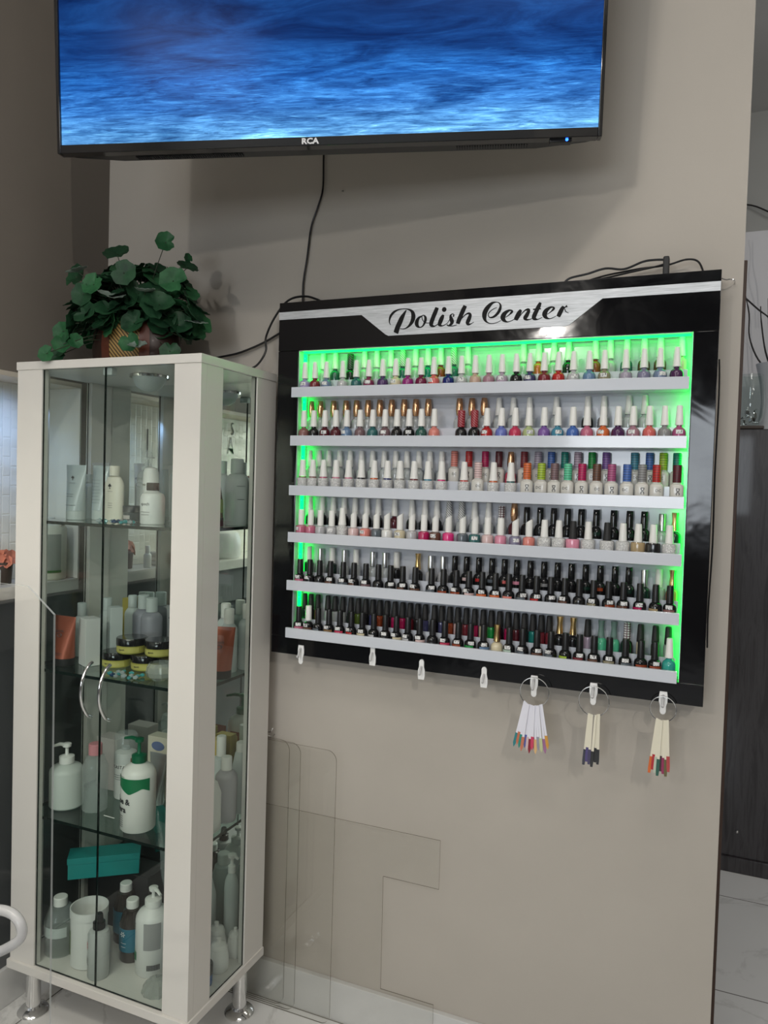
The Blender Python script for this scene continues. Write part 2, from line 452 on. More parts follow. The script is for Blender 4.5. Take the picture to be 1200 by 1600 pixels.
def text_mesh(txt, size, wrap=None, thick=.0003, shear=0.0, weight=0.0, align='CENTER', flip=False, sx=1.0):
    """lettering as a thin mesh standing in the xz plane facing -y, or wrapped round a cylinder of radius wrap"""
    cu = bpy.data.curves.new('lettering', 'FONT'); cu.body = txt; cu.size = size; cu.align_x = align; cu.align_y = 'CENTER'
    cu.extrude = thick/2; cu.shear = shear; cu.offset = weight; cu.resolution_u = 2
    ob = bpy.data.objects.new('lettering', cu); COL.objects.link(ob)
    dg = bpy.context.evaluated_depsgraph_get(); me = bpy.data.meshes.new_from_object(ob.evaluated_get(dg))
    bpy.data.objects.remove(ob); bpy.data.curves.remove(cu)
    me.materials.clear()
    for v in me.vertices:
        x, y, z = v.co; x *= sx
        if flip: x = -x
        if wrap:
            a = x/wrap; r = wrap+thick+z; v.co = (r*math.sin(a), -r*math.cos(a), y)
        else: v.co = (x, -thick-z, y)
    me.update(); return me
def text(name, txt, size, m, parent, loc=(0, 0, 0), rz=0, **k):
    me = text_mesh(txt, size, **k); me.materials.append(m)
    return link(name, me, parent, loc, rz=rz)
def patch(w, z0, z1, r, mb=None, m=None, n=8, ang=0.0, t=.0004):
    """label wrapped round a cylinder of radius r, w = half angle, facing -y turned by ang"""
    mb = mb or MB(); vs = []; fs = []
    for j, rr in enumerate((r, r+t)):
        for z in (z0, z1):
            for i in range(n+1):
                a = ang-w+2*w*i/n; vs.append((rr*math.sin(a), -rr*math.cos(a), z))
    K = n+1
    for i in range(n):
        fs.append((2*K+i, 2*K+i+1, 3*K+i+1, 3*K+i))
        fs.append((K+i, K+i+1, 3*K+i+1, 3*K+i)); fs.append((i, i+1, 2*K+i+1, 2*K+i))
    fs.append((0, K, 3*K, 2*K)); fs.append((n, K+n, 3*K+n, 2*K+n))
    return mb.add(vs, fs, m)

ORD = ['zeroth', 'first', 'second', 'third', 'fourth', 'fifth', 'sixth', 'seventh', 'eighth', 'ninth', 'tenth', 'eleventh', 'twelfth', 'thirteenth', 'fourteenth', 'fifteenth', 'sixteenth', 'seventeenth', 'eighteenth', 'nineteenth', 'twentieth']
def ordn(i):
    if i <= 20: return ORD[i]
    return {2: 'twenty', 3: 'thirty', 4: 'forty'}[i//10]+'-'+ORD[i % 10] if i % 10 else {3: 'thirtieth', 4: 'fortieth'}[i//10]

# ------------------------------------------------------------------ the setting
H = -EYE            # floor level while building
CE = 1.9            # ceiling level
struct(MB().box(-2.0, 3.2, -4.2, 4.4, H-.08, H), 'floor', M['marble'])
struct(MB().box(-2.0, 3.2, -4.2, 4.4, CE, CE+.1), 'ceiling', M['ceiling'])
struct(MB().box(-1.99, .0575, 1.85, 1.97, H, CE), 'wall_back', M['wall'])
# left wall with a long tiled niche above a counter ledge; the niche stops short of the corner
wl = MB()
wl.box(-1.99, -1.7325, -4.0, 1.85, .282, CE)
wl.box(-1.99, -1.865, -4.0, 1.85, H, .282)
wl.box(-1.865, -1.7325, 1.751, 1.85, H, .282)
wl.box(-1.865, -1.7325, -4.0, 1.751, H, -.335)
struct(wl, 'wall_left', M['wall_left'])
struct(MB().box(-1.8645, -1.7325, -3.9, 1.7505, .268, .2815), 'trim_1', mat('pale_trim_paint', (.62, .56, .47), .5))
struct(MB().box(-1.8645, -1.8605, -3.9, 1.7505, -.301, .2675), 'wall_tile_left', M['relief_tile'])
struct(MB().box(-1.8604, -1.7328, 1.7455, 1.7505, -.301, .2675), 'wall_tile_return', M['white_lacquer'])
struct(MB().box(-1.7322, -1.7295, -3.9, 1.80, H+.108, -.336), 'wall_panel_left', mat('grey_laminate', (.075, .082, .085), .35))
struct(MB().box(-1.99, 3.2, -4.1, -4.0, H, CE), 'wall_front', M['wall_dim'])
struct(MB().box(2.9, 3.0, -4.0, 4.3, H, CE), 'wall_right', M['wall_dim'])
struct(MB().box(-2.0, 2.9, 4.2, 4.3, H, CE), 'wall_rear', M['wall_grey'])
struct(MB().box(-.3, 2.9, 3.70, 3.72, H, 1.16), 'wall_panel', M['wall_white'])
struct(MB().box(-1.7325, .0575, 1.834, 1.85, H, -1.353, bev=.002), 'baseboard_back', M['skirting'])
struct(MB().box(-1.7325, -1.717, -3.9, 1.834, H, -1.353, bev=.002), 'baseboard_left', M['skirting'])
struct(MB().box(.02, .0685, 1.972, 2.0, H, .554, bev=.002), 'trim_2', M['brown_wood'])

struct(MB().prism([(.32, CE), (.32, 1.198), (.73, 1.198), (.7857, 1.263), (.835, CE)], -.575, -.555), 'added_shade_board', M['white_lacquer'])  # added unseen board, shaped so its shadow edge slants across the wall
# counter ledge of the niche
ct = thing('reception_counter', 'white counter ledge along the tiled niche of the left wall', 'counter', (-1.78, -.9, -.335))
MB().prism([(-.0845, -2.9), (.095, -2.9), (.095, 2.325), (.048, 2.325), (.048, 2.6495), (-.0845, 2.6495)], .0003, .033, axis='z').build('worktop', M['white_lacquer'], ct)
MB().box(.051, .075, -2.9, 2.315, -.13, 0).build('apron', mat('mid_grey_laminate', (.16, .165, .17), .4), ct)
# ------------------------------------------------------------------ glass display cabinet
def glass_box(x0, x1, y0, y1, z0, z1, m, em, normal):
    mb = MB(); vs = [(x, y, z) for z in (z0, z1) for y in (y0, y1) for x in (x0, x1)]
    F = {'z': [(0, 2, 3, 1), (4, 5, 7, 6)], 'y': [(0, 1, 5, 4), (2, 6, 7, 3)], 'x': [(0, 4, 6, 2), (1, 3, 7, 5)]}
    for k, v in F.items(): mb.add(vs, v, m if k == normal else em)
    return mb
CX0, CX1, CY0, CY1 = -1.672, -1.0905, 1.467, 1.803
cab = thing('display_cabinet', 'tall white cabinet with glass doors full of beauty products in the corner', 'cabinet', ((CX0+CX1)/2, (CY0+CY1)/2, H))
ox, oy, oz = (CX0+CX1)/2, (CY0+CY1)/2, H
def cb(mb, name, m=None, parent=None, **k):
    """cabinet part given in room coordinates"""
    mb.v = [(x-ox, y-oy, z-oz) for x, y, z in mb.v]
    return mb.build(name, m, cab if parent is None else parent, **k)
cb(MB().box(CX0-.002, CX1+.002, CY0-.003, CY1, .277, .2985, bev=.0015), 'top_board', M['white_lacquer'])
cb(MB().box(CX0-.004, CX1+.004, CY0-.008, CY1, -1.316, -1.293, bev=.0015), 'bottom_board', M['white_lacquer'])
for sx, x0, x1 in ((-1, CX0, -1.586), (1, -1.167, CX1)):
    xe0, xe1 = (x0, x0+.02) if sx < 0 else (x1-.02, x1)
    mb = MB().box(x0, x1, CY0, CY0+.022, -1.293, .277, bev=.001)
    mb.box(xe0+.0005*(sx < 0), xe1-.0002, CY0+.022, 1.555, -1.293, .277)
    cb(mb, 'post', M['white_lacquer'])
    mb = MB().box(xe0, xe1, 1.709, CY1, -1.293, .277, bev=.001)
    cb(mb, 'post', M['white_lacquer'])
for x0, x1, hx in ((-1.5855, -1.3822, -1.405), (-1.3798, -1.1675, -1.347)):
    d = cb(glass_box(x0, x1, CY0+.004, CY0+.009, -1.2915, .2765, M['glass'], M['glass_edge'], 'y'), 'glass_door')
    hp = [(hx, CY0+.003, -.462), (hx, CY0-.013, -.472), (hx, CY0-.030, -.50), (hx, CY0-.035, -.532), (hx, CY0-.030, -.562), (hx, CY0-.013, -.592), (hx, CY0+.003, -.602)]
    mb = MB().tube(hp, .0042, 10, smooth=5)
    cb(mb, 'handle', M['chrome'], parent=d)
mb = MB().box(-1.395, -1.367, CY0+.011, CY0+.030, .258, .2765, bev=.002)
cb(mb, 'door_catch', M['frosted'])
for x in (CX1-.0075, CX0+.0045):
    cb(glass_box(x, x+.004, 1.556, 1.708, -1.2925, .2765, M['glass'], M['glass_edge'], 'x'), 'side_pane')
cb(MB().box(-1.651, -1.111, 1.790, 1.7935, -1.292, .2765), 'mirror_back', M['mirror'])
cb(MB().box(-1.651, -1.111, 1.7945, 1.7995, -1.292, .2765), 'back_board', M['white_lacquer'])
SHZ = (-.114, -.505, -.900)
for z in SHZ:
    cb(glass_box(-1.6505, -1.1115, CY0+.0235, 1.7885, z-.008, z, M['shelf_glass'], M['glass_edge'], 'z'), 'shelf')
for z in SHZ:
    for yy in (1.60, 1.72):
        mb = MB().box(-1.6515, -1.643, yy-.006, yy+.006, z-.022, z-.0085, bev=.001)
        cb(mb, 'shelf_clip', M['steel'])
for fx, fy in ((-1.637, 1.515), (-1.128, 1.515), (-1.637, 1.75), (-1.128, 1.75)):
    mb = MB().lathe([(.019, .012), (.019, .144)], (fx, fy, H), 20)
    f = cb(mb, 'foot', M['chrome'])
    mb = MB().lathe([(.040, 0), (.041, .004), (.036, .010), (.022, .015), (.019, .02)], (fx, fy, H), 24)
    cb(mb, 'foot_plate', M['chrome'], parent=f)
mb = MB().lathe([(.001, -.043), (.018, -.040), (.033, -.030), (.042, -.014), (.045, -.002)], (-1.37, 1.62, .277), 24, cap=False)
lm = cb(mb, 'cabinet_lamp', M['frosted'])
cb(MB().lathe([(.045, -.008), (.051, -.007), (.052, -.001), (.045, -.0002)], (-1.37, 1.62, .277), 24), 'lamp_ring', M['chrome'], parent=lm)

# ------------------------------------------------------------------ builders for the products
def lines(name, parent, r, z0, n, dz, w, m=None, ang=0):
    """lines of tiny print on a bottle or tube front"""
    mb = MB()
    for i in range(n):
        ww = w*(1-.25*((i*7) % 3)/2)
        patch(ww/r, z0-i*dz-.0009, z0-i*dz, r+.0006, mb, n=4, ang=ang)
    return mb.build(name, m or M['text_dark'], parent)
def pump_bottle(name, label, cat, x, y, z, r, hb, h, body, pump, rz=0, neck=.38, noz=.045, sq=2.0, ay=1.0):
    t = thing(name, label, cat, (x, y, z), rz)
    MB().lathe([(r*.93, 0), (r, .004), (r, hb*.80), (r*.96, hb*.86), (r*.80, hb*.93), (r*neck+.002, hb*.985), (r*neck, hb)], n=28, sq=sq, ay=ay).build('bottle_body', body, t)
    p = MB().lathe([(r*neck+.003, hb), (r*neck+.003, hb+.018), (r*neck-.002, hb+.02), (.006, hb+.022), (.0045, hb+.024), (.0045, h-.012), (.011, h-.010), (.012, h-.002), (.009, h)], n=18)
    p.tube([(0, 0, h-.006), (-noz*.5, 0, h-.005), (-noz, 0, h-.012)], [.006, .005, .0035], 8)
    p.build('pump', pump, t)
    return t
def cap_bottle(name, label, cat, x, y, z, r, hb, h, body, capm, rc=None, rz=0, sq=2.0, ay=1.0, shoulder=.86, cr=1.0):
    t = thing(name, label, cat, (x, y, z), rz); rc = rc or r*.55
    MB().lathe([(r*.94, 0), (r, .004), (r, hb*shoulder), (r*.93, hb*(shoulder+.05)), (r*.70, hb*.97), (rc*.9, hb)], n=26, sq=sq, ay=ay).build('bottle_body', body, t)
    MB().lathe([(rc, hb+.0005), (rc*cr, h-.002), (rc*cr*.9, h)], n=20).build('cap', capm, t)
    return t
def squeeze_tube(name, label, cat, x, y, z, w, h, body, capm, rz=0, caph=.02, flip=False, wb=None):
    t = thing(name, label, cat, (x, y, z), rz); rb = (wb or w*.72)
    n = 28; mb = MB(); vs = []; fs = []; K = 8
    for j in range(K+1):
        u = j/K; zz = caph+(h-caph)*u
        a = rb+(w-rb)*u; d = rb*.92*(1-u)**.8+.0012
        for i in range(n):
            th = 2*PI*i/n; vs.append((a*math.cos(th), d*math.sin(th), zz))
    for j in range(K):
        for i in range(n):
            a = j*n+i; b = j*n+(i+1) % n; fs.append((a, b, b+n, a+n))
    fs += [tuple(reversed(range(n))), tuple(range(K*n, (K+1)*n))]
    mb.add(vs, fs).build('tube_body', body, t)
    MB().lathe([(rb*.97, 0), (rb*1.0, .002), (rb*.99, caph-.0003)], n=28, ay=.94).build('cap', capm, t)
    return t
def carton(name, label, x, y, z, w, d, h, m, rz=0):
    o = MB().box(-w/2, w/2, -d/2, d/2, 0, h, bev=.001).build(name, m, None, (x, y, z), label=label, cat='box', rz=rz)
    return o
def gem_pile(spots, z, names, where):
    for i, (x, y, s, k, dz) in enumerate(sorted(spots)):
        bm = bmesh.new(); bmesh.ops.create_icosphere(bm, subdivisions=1, radius=s)
        rnd = random.Random(i*3+int(abs(x)*1000))
        for v in bm.verts: v.co = Vector((v.co.x*rnd.uniform(.8, 1.25), v.co.y*rnd.uniform(.8, 1.2), v.co.z*rnd.uniform(.65, .8)))
        mz = min(v.co.z for v in bm.verts)
        for v in bm.verts: v.co.z -= mz
        me = bpy.data.meshes.new('glass_gem'); bm.to_mesh(me); bm.free()
        me.materials.append(M[k]); cn = {'gem_teal': 'teal', 'gem_clear': 'clear', 'gem_navy': 'navy blue'}[k]
        link('glass_gem', me, None, (x, y, z+dz), label=f'{cn} glass stone, {ordn(i+1)} from the left, in the pile {where}', cat='decorative stone', group=f'{cn} glass stones {where}')
def stones(x0, x1, y0, y1, n, seed):
    rnd = random.Random(seed); out = []
    for i in range(n):
        for _ in range(30):
            x = rnd.uniform(x0, x1); y = rnd.uniform(y0, y1)
            if all((x-a)**2+(y-b)**2 > .0135**2 for a, b, *_ in out): break
        out.append((x, y, rnd.uniform(.0062, .0085), rnd.choice(['gem_teal', 'gem_teal', 'gem_clear', 'gem_clear', 'gem_navy']), 0))
    return out

# ---- top glass shelf
Z = SHZ[0]+.0006
o = cap_bottle('lotion_bottle', 'grey slim bottle at far left behind tube on the top glass shelf', 'bottle', -1.618, 1.665, Z, .022, .100, .125, M['grey_tube'], M['grey_tube'], .012)
t = squeeze_tube('cream_tube', 'grey squeeze tube with tree emblem, left end of top glass shelf', 'tube', -1.588, 1.590, Z, .036, .149, M['grey_tube'], M['frosted'], wb=.026, caph=.024)
def emblem(parent, x, y, z, s, m):
    mb = MB()
    for dx, dz, r in ((0, .9, .42), (-.45, .45, .38), (.45, .45, .38), (0, .35, .4)):
        mb.prism([(dx*s+r*s*math.cos(a*PI/5), dz*s+r*s*math.sin(a*PI/5)) for a in range(10)], -.0003, .0003)
    mb.box(-.1*s, .1*s, -.0003, .0003, -.7*s, .1*s)
    mb.box(-.4*s, .4*s, -.0003, .0003, -.8*s, -.65*s)
    return mb.build('tree_emblem', m, parent, (x, y, z))
emblem(t, 0, -.0135, .112, .0055, M['text_dark']); lines('fine_print', t, .0165, .100, 1, .006, .010)
lines('fine_print', t, .0245, .070, 2, .006, .012); lines('fine_print', t, .0255, .040, 1, .006, .018)
t = squeeze_tube('cream_tube', 'silver grey squeeze tube beside the emblem tube on the top glass shelf', 'tube', -1.548, 1.640, Z, .030, .156, M['grey_tube'], M['frosted'], wb=.024, caph=.026)
MB().box(-.030, .030, -.004, .004, .150, .158, bev=.001).build('crimped_end', M['silver_tube'], t)
lines('fine_print', t, .0235, .11, 8, .009, .016, mat('grey_print', (.25, .27, .28), .5))
t = cap_bottle('lotion_bottle', 'cream bottle with tree emblem and white cap on the top glass shelf', 'bottle', -1.500, 1.640, Z, .031, .122, .150, M['cream'], M['cream'], .014, ay=.55, shoulder=.80)
emblem(t, 0, -.0185, .092, .0065, M['text_dark']); lines('fine_print', t, .0178, .080, 1, .006, .008)
lines('fine_print', t, .0172, .048, 3, .006, .010)
t = squeeze_tube('cream_tube', 'silver squeeze tube standing behind the dark jar on the top glass shelf', 'tube', -1.468, 1.715, Z, .031, .160, M['silver_tube'], M['silver_tube'], wb=.02)
text('print', 'epoch', .014, M['text_dark'], t, (0, -.010, .118))
MB().tube([(.010*math.cos(a*PI/8), -.0135, .100+.006*math.sin(a*PI/8)) for a in range(14)], .0007, 5).build('ring_emblem', M['text_dark'], t)
t = thing('cream_jar', 'small dark grey jar with a pale label on the top glass shelf', 'jar', (-1.452, 1.655, Z))
MB().lathe([(.021, 0), (.0225, .003), (.0225, .024)], n=24).build('jar_body', mat('smoked_glass', (.07, .08, .085), .15, coat=.5), t)
MB().lathe([(.0235, .0245), (.0235, .040), (.022, .042)], n=24).build('lid', mat('dark_grey_lid', (.05, .055, .058), .3), t)
patch(.5, .006, .016, .0226).build('jar_label', M['carton'], t)
for x, y, s in ((-1.432, 1.690, 'tall clear spray bottle with clear dome cap, behind the jar, top glass shelf'), (-1.372, 1.752, 'second tall clear spray bottle beside the mirror on the top glass shelf')):
    t = thing('spray_bottle', s, 'bottle', (x, y, Z))
    MB().lathe([(.024, 0), (.026, .003), (.026, .12), (.022, .132), (.014, .139), (.012, .142)], n=24).build('bottle_body', M['clear_body'], t)
    MB().lathe([(.013, .1425), (.013, .150), (.006, .152), (.005, .17)], n=16).build('spray_head', M['frosted'], t)
    MB().lathe([(.016, .143), (.0145, .188), (.010, .194), (.002, .195)], n=20, cap=False).build('dome_cap', M['clear_body'], t)
t = thing('pump_bottle', 'white tall pump bottle with silver ring on the top glass shelf', 'bottle', (-1.402, 1.672, Z))
MB().lathe([(.020, 0), (.021, .003), (.021, .098)], n=24).build('bottle_body', M['white_plastic'], t)
MB().lathe([(.0222, .0985), (.0222, .103)], n=24).build('silver_ring', M['chrome'], t)
MB().lathe([(.0215, .1035), (.0205, .135), (.016, .146), (.005, .150)], n=24).build('cap', M['cap_white'], t)
lines('fine_print', t, .0206, .078, 2, .006, .006)
t = thing('lotion_bottle', 'round shouldered white bottle with square dark cap, right end of top shelf', 'bottle', (-1.322, 1.585, Z))
MB().lathe([(.029, 0), (.031, .003), (.031, .064), (.0305, .066), (.031, .068), (.027, .078), (.014, .084), (.012, .086)], n=28).build('bottle_body', M['white_plastic'], t)
MB().box(-.012, .012, -.012, .012, .0865, .107, bev=.002).build('cap', mat('dark_bronze_cap', (.06, .05, .045), .2, .5), t)
text('print', 'epoch', .011, M['text_dark'], t, (0, 0, .052), wrap=.031); lines('fine_print', t, .0308, .032, 2, .007, .014)
t = squeeze_tube('cream_tube', 'red squeeze tube beside the right front post on the top glass shelf', 'tube', -1.262, 1.625, Z, .026, .135, mat('red_tube', (.45, .06, .045), .35), M['black'])
gem_pile(stones(-1.46, -1.34, 1.503, 1.545, 15, 3), Z, None, 'on the top glass shelf')
t = cap_bottle('lotion_bottle', 'large pale grey bottle behind the side pane on the top glass shelf', 'bottle', -1.152, 1.715, Z, .030, .138, .177, M['frosted'], M['frosted'], .017)
lines('fine_print', t, .030, .105, 1, .03, .012, ang=1.0); lines('fine_print', t, .030, .070, 1, .03, .010, ang=1.0)
t = cap_bottle('lotion_bottle', 'second pale grey bottle, nearer the mirror on the top glass shelf', 'bottle', -1.222, 1.742, Z, .028, .136, .172, M['frosted'], M['frosted'], .016)
t = thing('serum_bottle', 'tapered amber bottle with black base seen through the side pane', 'bottle', (-1.165, 1.640, Z))
MB().lathe([(.021, .0), (.021, .022)], n=20).build('base_cap', M['black'], t)
MB().lathe([(.020, .0225), (.019, .06), (.012, .105), (.006, .118)], n=20).build('bottle_body', mat('amber_bottle', (.10, .03, .012), .2, coat=.4), t)
patch(.9, .035, .07, .0205, ang=.8).build('bottle_label', mat('olive_label', (.20, .19, .05), .5), t)

# ---- second glass shelf
Z = SHZ[1]+.0006
for x, y, r, h, s in ((-1.624, 1.655, .022, .150, 'frosted white bottle at far left on the second glass shelf'), (-1.586, 1.715, .022, .160, 'frosted white bottle behind the copper tube on the second glass shelf'), (-1.527, 1.752, .022, .168, 'frosted white bottle behind the tall white carton')):
    cap_bottle('lotion_bottle', s, 'bottle', x, y, Z, r, h-.036, h, M['frosted'], M['frosted'], .0125)
def swirl(parent, y, z, s):
    text('print', 'epoch', s, M['text_dark'], parent, (0, y, z))
    MB().tube([(s*.75*math.cos(a*PI/8)*(1-.02*a), y-.001, z-s*1.1+s*.45*math.sin(a*PI/8)) for a in range(18)], .0008, 5).build('ring_emblem', M['text_dark'], parent)
t = squeeze_tube('cream_tube', 'copper coloured squeeze tube on its black cap, left of the white carton', 'tube', -1.577, 1.548, Z, .038, .132, M['copper'], M['black_matte'], wb=.027, caph=.020)
swirl(t, -.019, .095, .011); lines('fine_print', t, .0262, .036, 2, .004, .012)
carton('carton', 'tall narrow white carton standing on the second glass shelf', -1.522, 1.580, Z, .048, .040, .128, mat('white_card', (.60, .61, .60), .5), RAD(-25))
carton('carton', 'slim white carton leaning close behind the tall white carton', -1.500, 1.650, Z, .034, .034, .150, M['frosted'], RAD(-30))
for x, y, s in ((-1.432, 1.722, 'mauve frosted bottle with clear cap behind the yellow jars'), (-1.487, 1.752, 'second mauve frosted bottle, half hidden left of the silver tubes')):
    cap_bottle('lotion_bottle', s, 'bottle', x, y, Z, .030, .132, .172, mat('mauve_frosted', (.27, .27, .31), .35), M['frosted'], .016)
carton('carton', 'narrow olive carton at the back of the second glass shelf', -1.560, 1.772, Z, .030, .018, .155, M['gold_box'])
for x, s in ((-1.372, 'leftmost'), (-1.318, 'middle'), (-1.262, 'rightmost')):
    t = squeeze_tube('cream_tube', f'small silver tube standing behind the yellow jars, {s} of three', 'tube', x, 1.745, Z, .027, .152, M['silver_tube'], M['silver_tube'], wb=.019, caph=.016)
    swirl(t, -.009, .118, .010)
def jar(x, y, z, s):
    t = thing('cream_jar', s, 'jar', (x, y, z))
    MB().lathe([(.036, 0), (.039, .003), (.039, .021)], n=32).build('jar_body', M['jar_yellow'], t)
    MB().lathe([(.0402, .0215), (.0402, .0385), (.0385, .041), (0.0, .0412)], n=32).build('lid', M['black_gloss'], t)
    patch(1.2, .005, .018, .0391).build('jar_label', mat('yellow_label', (.47, .43, .12), .5), t)
    text('print', 'epoch', .007, M['text_dark'], t, (0, 0, .012), wrap=.0396)
for x, y, z, s in ((-1.452, 1.610, 0, 'yellow jar with black lid, bottom layer, left'), (-1.362, 1.620, 0, 'yellow jar with black lid, bottom layer, middle'), (-1.274, 1.626, 0, 'yellow jar with black lid, bottom layer, partly behind the post'), (-1.405, 1.612, .042, 'yellow jar with black lid, top layer, left'), (-1.318, 1.622, .042, 'yellow jar with black lid, top layer, right')):
    jar(x, y, Z+z, s)
gem_pile(stones(-1.395, -1.305, 1.502, 1.552, 15, 8), Z, None, 'on the second glass shelf')
t = thing('crystal_dish', 'small round cut glass dish in front of the yellow jars', 'dish', (-1.255, 1.545, Z))
mb = MB(); n = 24; pr = [(.018, 0), (.030, .010), (.034, .022), (.031, .036), (.026, .044)]
vs = []; fs = []
for r, z in pr:
    for i in range(n): vs.append((r*(1+.05*(i % 2))*math.cos(2*PI*i/n), r*(1+.05*(i % 2))*math.sin(2*PI*i/n), z))
for j in range(len(pr)-1):
    for i in range(n): fs.append((j*n+i, j*n+(i+1) % n, (j+1)*n+(i+1) % n, (j+1)*n+i))
fs.append(tuple(reversed(range(n))))
mb.add(vs, fs).build('dish_body', mat('cut_glass', (.42, .45, .42), .1, coat=.8, alpha=.55), t, angle=10)
t = squeeze_tube('cream_tube', 'copper squeeze tube on its dark cap seen through the side pane', 'tube', -1.136, 1.640, Z, .036, .132, M['copper'], M['black_matte'], rz=.25, wb=.026, caph=.021)
swirl(t, -.019, .095, .011)
for x, y, h, s in ((-1.160, 1.705, .168, 'frosted white bottle right behind the copper tube at the side pane'), (-1.135, 1.755, .176, 'frosted white bottle in the right rear corner of the second shelf'), (-1.205, 1.755, .172, 'frosted white bottle near the mirror, second shelf, right half')):
    cap_bottle('lotion_bottle', s, 'bottle', x, y, Z, .024, h-.040, h, M['frosted'], M['cap_white'], .0135)

# ---- third glass shelf
Z = SHZ[2]+.0006
t = pump_bottle('pump_bottle', 'plain white pump bottle at the left of the third glass shelf', 'bottle', -1.588, 1.572, Z, .045, .118, .172, mat('milky_plastic', (.56, .60, .57), .4), M['cap_white'], rz=.25, noz=.04)
t = cap_bottle('lotion_bottle', 'clear contoured bottle with pink cap on the third glass shelf', 'bottle', -1.502, 1.588, Z, .034, .150, .180, M['clear_body'], M['pink'], .018, shoulder=.78)
t = carton('carton', 'plain grey carton behind the pink capped bottle', -1.567, 1.725, Z, .075, .05, .150, M['carton'])
t = cap_bottle('lotion_bottle', 'white bottle with clear overcap and dark print on the third shelf', 'bottle', -1.487, 1.690, Z, .031, .135, .142, M['white_plastic'], M['frosted_clear'], .012, shoulder=.9)
MB().lathe([(.0325, .10), (.0325, .175), (.028, .182), (.001, .184)], n=26, cap=False).build('clear_overcap', M['clear_body'], t)
text('print', 'ICASTA', .013, M['text_dark'], t, (0, 0, .092), wrap=.0312); lines('fine_print', t, .031, .070, 3, .006, .016)
MB().tube([(0, 0, 0), (.046, -.012, .006)], .0012, 6).build('cotton_swab', M['cap_white'], None, (-1.445, 1.563, Z+.0015), label='thin white stick lying on the third glass shelf', cat='swab')
t = thing('carton', 'cream carton with a blue oval behind the brown tube', 'box', (-1.395, 1.735, Z))
MB().box(-.036, .036, -.02, .02, 0, .176, bev=.001).build('box_body', M['cream_box'], t)
mb = MB().prism([(.022*math.cos(a*PI/12), .013*math.sin(a*PI/12)) for a in range(24)], -.0004, .0002); mb.build('blue_oval', mat('slate_blue_print', (.14, .18, .34), .5), t, (0, -.0205, .150))
t = squeeze_tube('cream_tube', 'small silver tube in front of the cream carton', 'tube', -1.372, 1.690, Z, .030, .142, M['silver_tube'], M['silver_tube'], wb=.018)
t = squeeze_tube('cream_tube', 'rust brown tube on a black cap, left of the green pump bottle', 'tube', -1.372, 1.615, Z, .033, .146, M['brown_tube'], M['black_matte'], wb=.026, caph=.022)
t = squeeze_tube('cream_tube', 'rust brown tube on a black cap, right of the green pump bottle', 'tube', -1.268, 1.650, Z, .032, .146, M['brown_tube'], M['black_matte'], wb=.026, caph=.022)
t = pump_bottle('aloe_pump_bottle', 'white lotion bottle with green band and green pump', 'bottle', -1.322, 1.552, Z, .0445, .172, .234, mat('bright_white_plastic', (.80, .79, .76), .3), M['green_pump'], rz=-.15, neck=.36, noz=.055)
mb = MB(); vs = []; n = 24
for rr in (.0446, .0451):
    for i in range(n+1):
        a = -1.5+3.0*i/n; u = abs(((i/n)*2.4+.35) % 1.2-.6)/.6
        vs.append((rr*math.sin(a), -rr*math.cos(a), .100+.016*u)); vs.append((rr*math.sin(a), -rr*math.cos(a), .140))
K = 2*(n+1); fs = []
for i in range(n): fs += [(K+2*i, K+2*i+2, K+2*i+3, K+2*i+1), (2*i+1, 2*i+3, K+2*i+3, K+2*i+1), (2*i, 2*i+2, K+2*i+2, K+2*i)]
mb.add(vs, fs).build('green_band', M['green_print'], t)
mb = MB()
for a0, l in ((.9, .018), (.25, .022), (-.4, .018)):
    mb.prism([(-.032+.0, .106), (-.032+l*math.sin(a0)*.9-.002, .106+l*math.cos(a0)), (-.032+l*math.sin(a0)+.002, .106+l*math.cos(a0)*.9)], -.0356, -.0350)
mb.v = [((x), -math.sqrt(max(0, .0456**2-x*x))-(.0006 if y < -.0353 else 0), z) for x, y, z in mb.v]
mb.build('leaf_emblem', M['text_white'], t)
text('print', 'Aloe &\nvera', .021, M['text_dark'], t, (0, 0, .070), rz=-.30, wrap=.0450, weight=.0006)
lines('fine_print', t, .0443, .1435, 1, .006, .016, ang=-.40)
for i in range(6):
    patch(.33, .042-i*.0055, .0428-i*.0055, .0450, ang=-.45).build('fine_print', M['text_dark'], t)
carton('carton', 'golden yellow carton standing behind the right brown tube', -1.272, 1.712, Z, .052, .04, .152, M['yellow_box'])
carton('carton', 'olive yellow carton beside the mirror on the third glass shelf', -1.300, 1.765, Z, .05, .03, .195, M['gold_box'])
carton('carton', 'amber yellow carton with white price tag on the third glass shelf', -1.236, 1.765, Z, .05, .03, .182, M['yellow_box'])
t = thing('canister', 'tall frosted canister at the back of the third glass shelf', 'canister', (-1.350, 1.762, Z))
MB().lathe([(.020, 0), (.021, .19), (.0195, .215), (.002, .22)], n=24, cap=False).build('canister_body', M['frosted_clear'], t)
t = cap_bottle('lotion_bottle', 'slim frosted bottle with white cap behind the side pane, third shelf', 'bottle', -1.147, 1.690, Z, .029, .135, .170, mat('violet_frosted', (.42, .41, .43), .4), M['cap_white'], .0145)
t = cap_bottle('lotion_bottle', 'wide white jug in the right rear corner of the third shelf', 'bottle', -1.142, 1.757, Z, .029, .165, .19, M['frosted'], M['cap_white'], .017, shoulder=.7)
t = cap_bottle('lotion_bottle', 'white bottle with long neck near the mirror, third shelf', 'bottle', -1.196, 1.735, Z, .030, .15, .205, M['frosted'], M['cap_white'], .013, shoulder=.62)
t = cap_bottle('lotion_bottle', 'square white bottle behind the right front post, third shelf', 'bottle', -1.150, 1.615, Z, .027, .13, .15, M['white_plastic'], M['cap_white'], .014, sq=5, shoulder=.75)
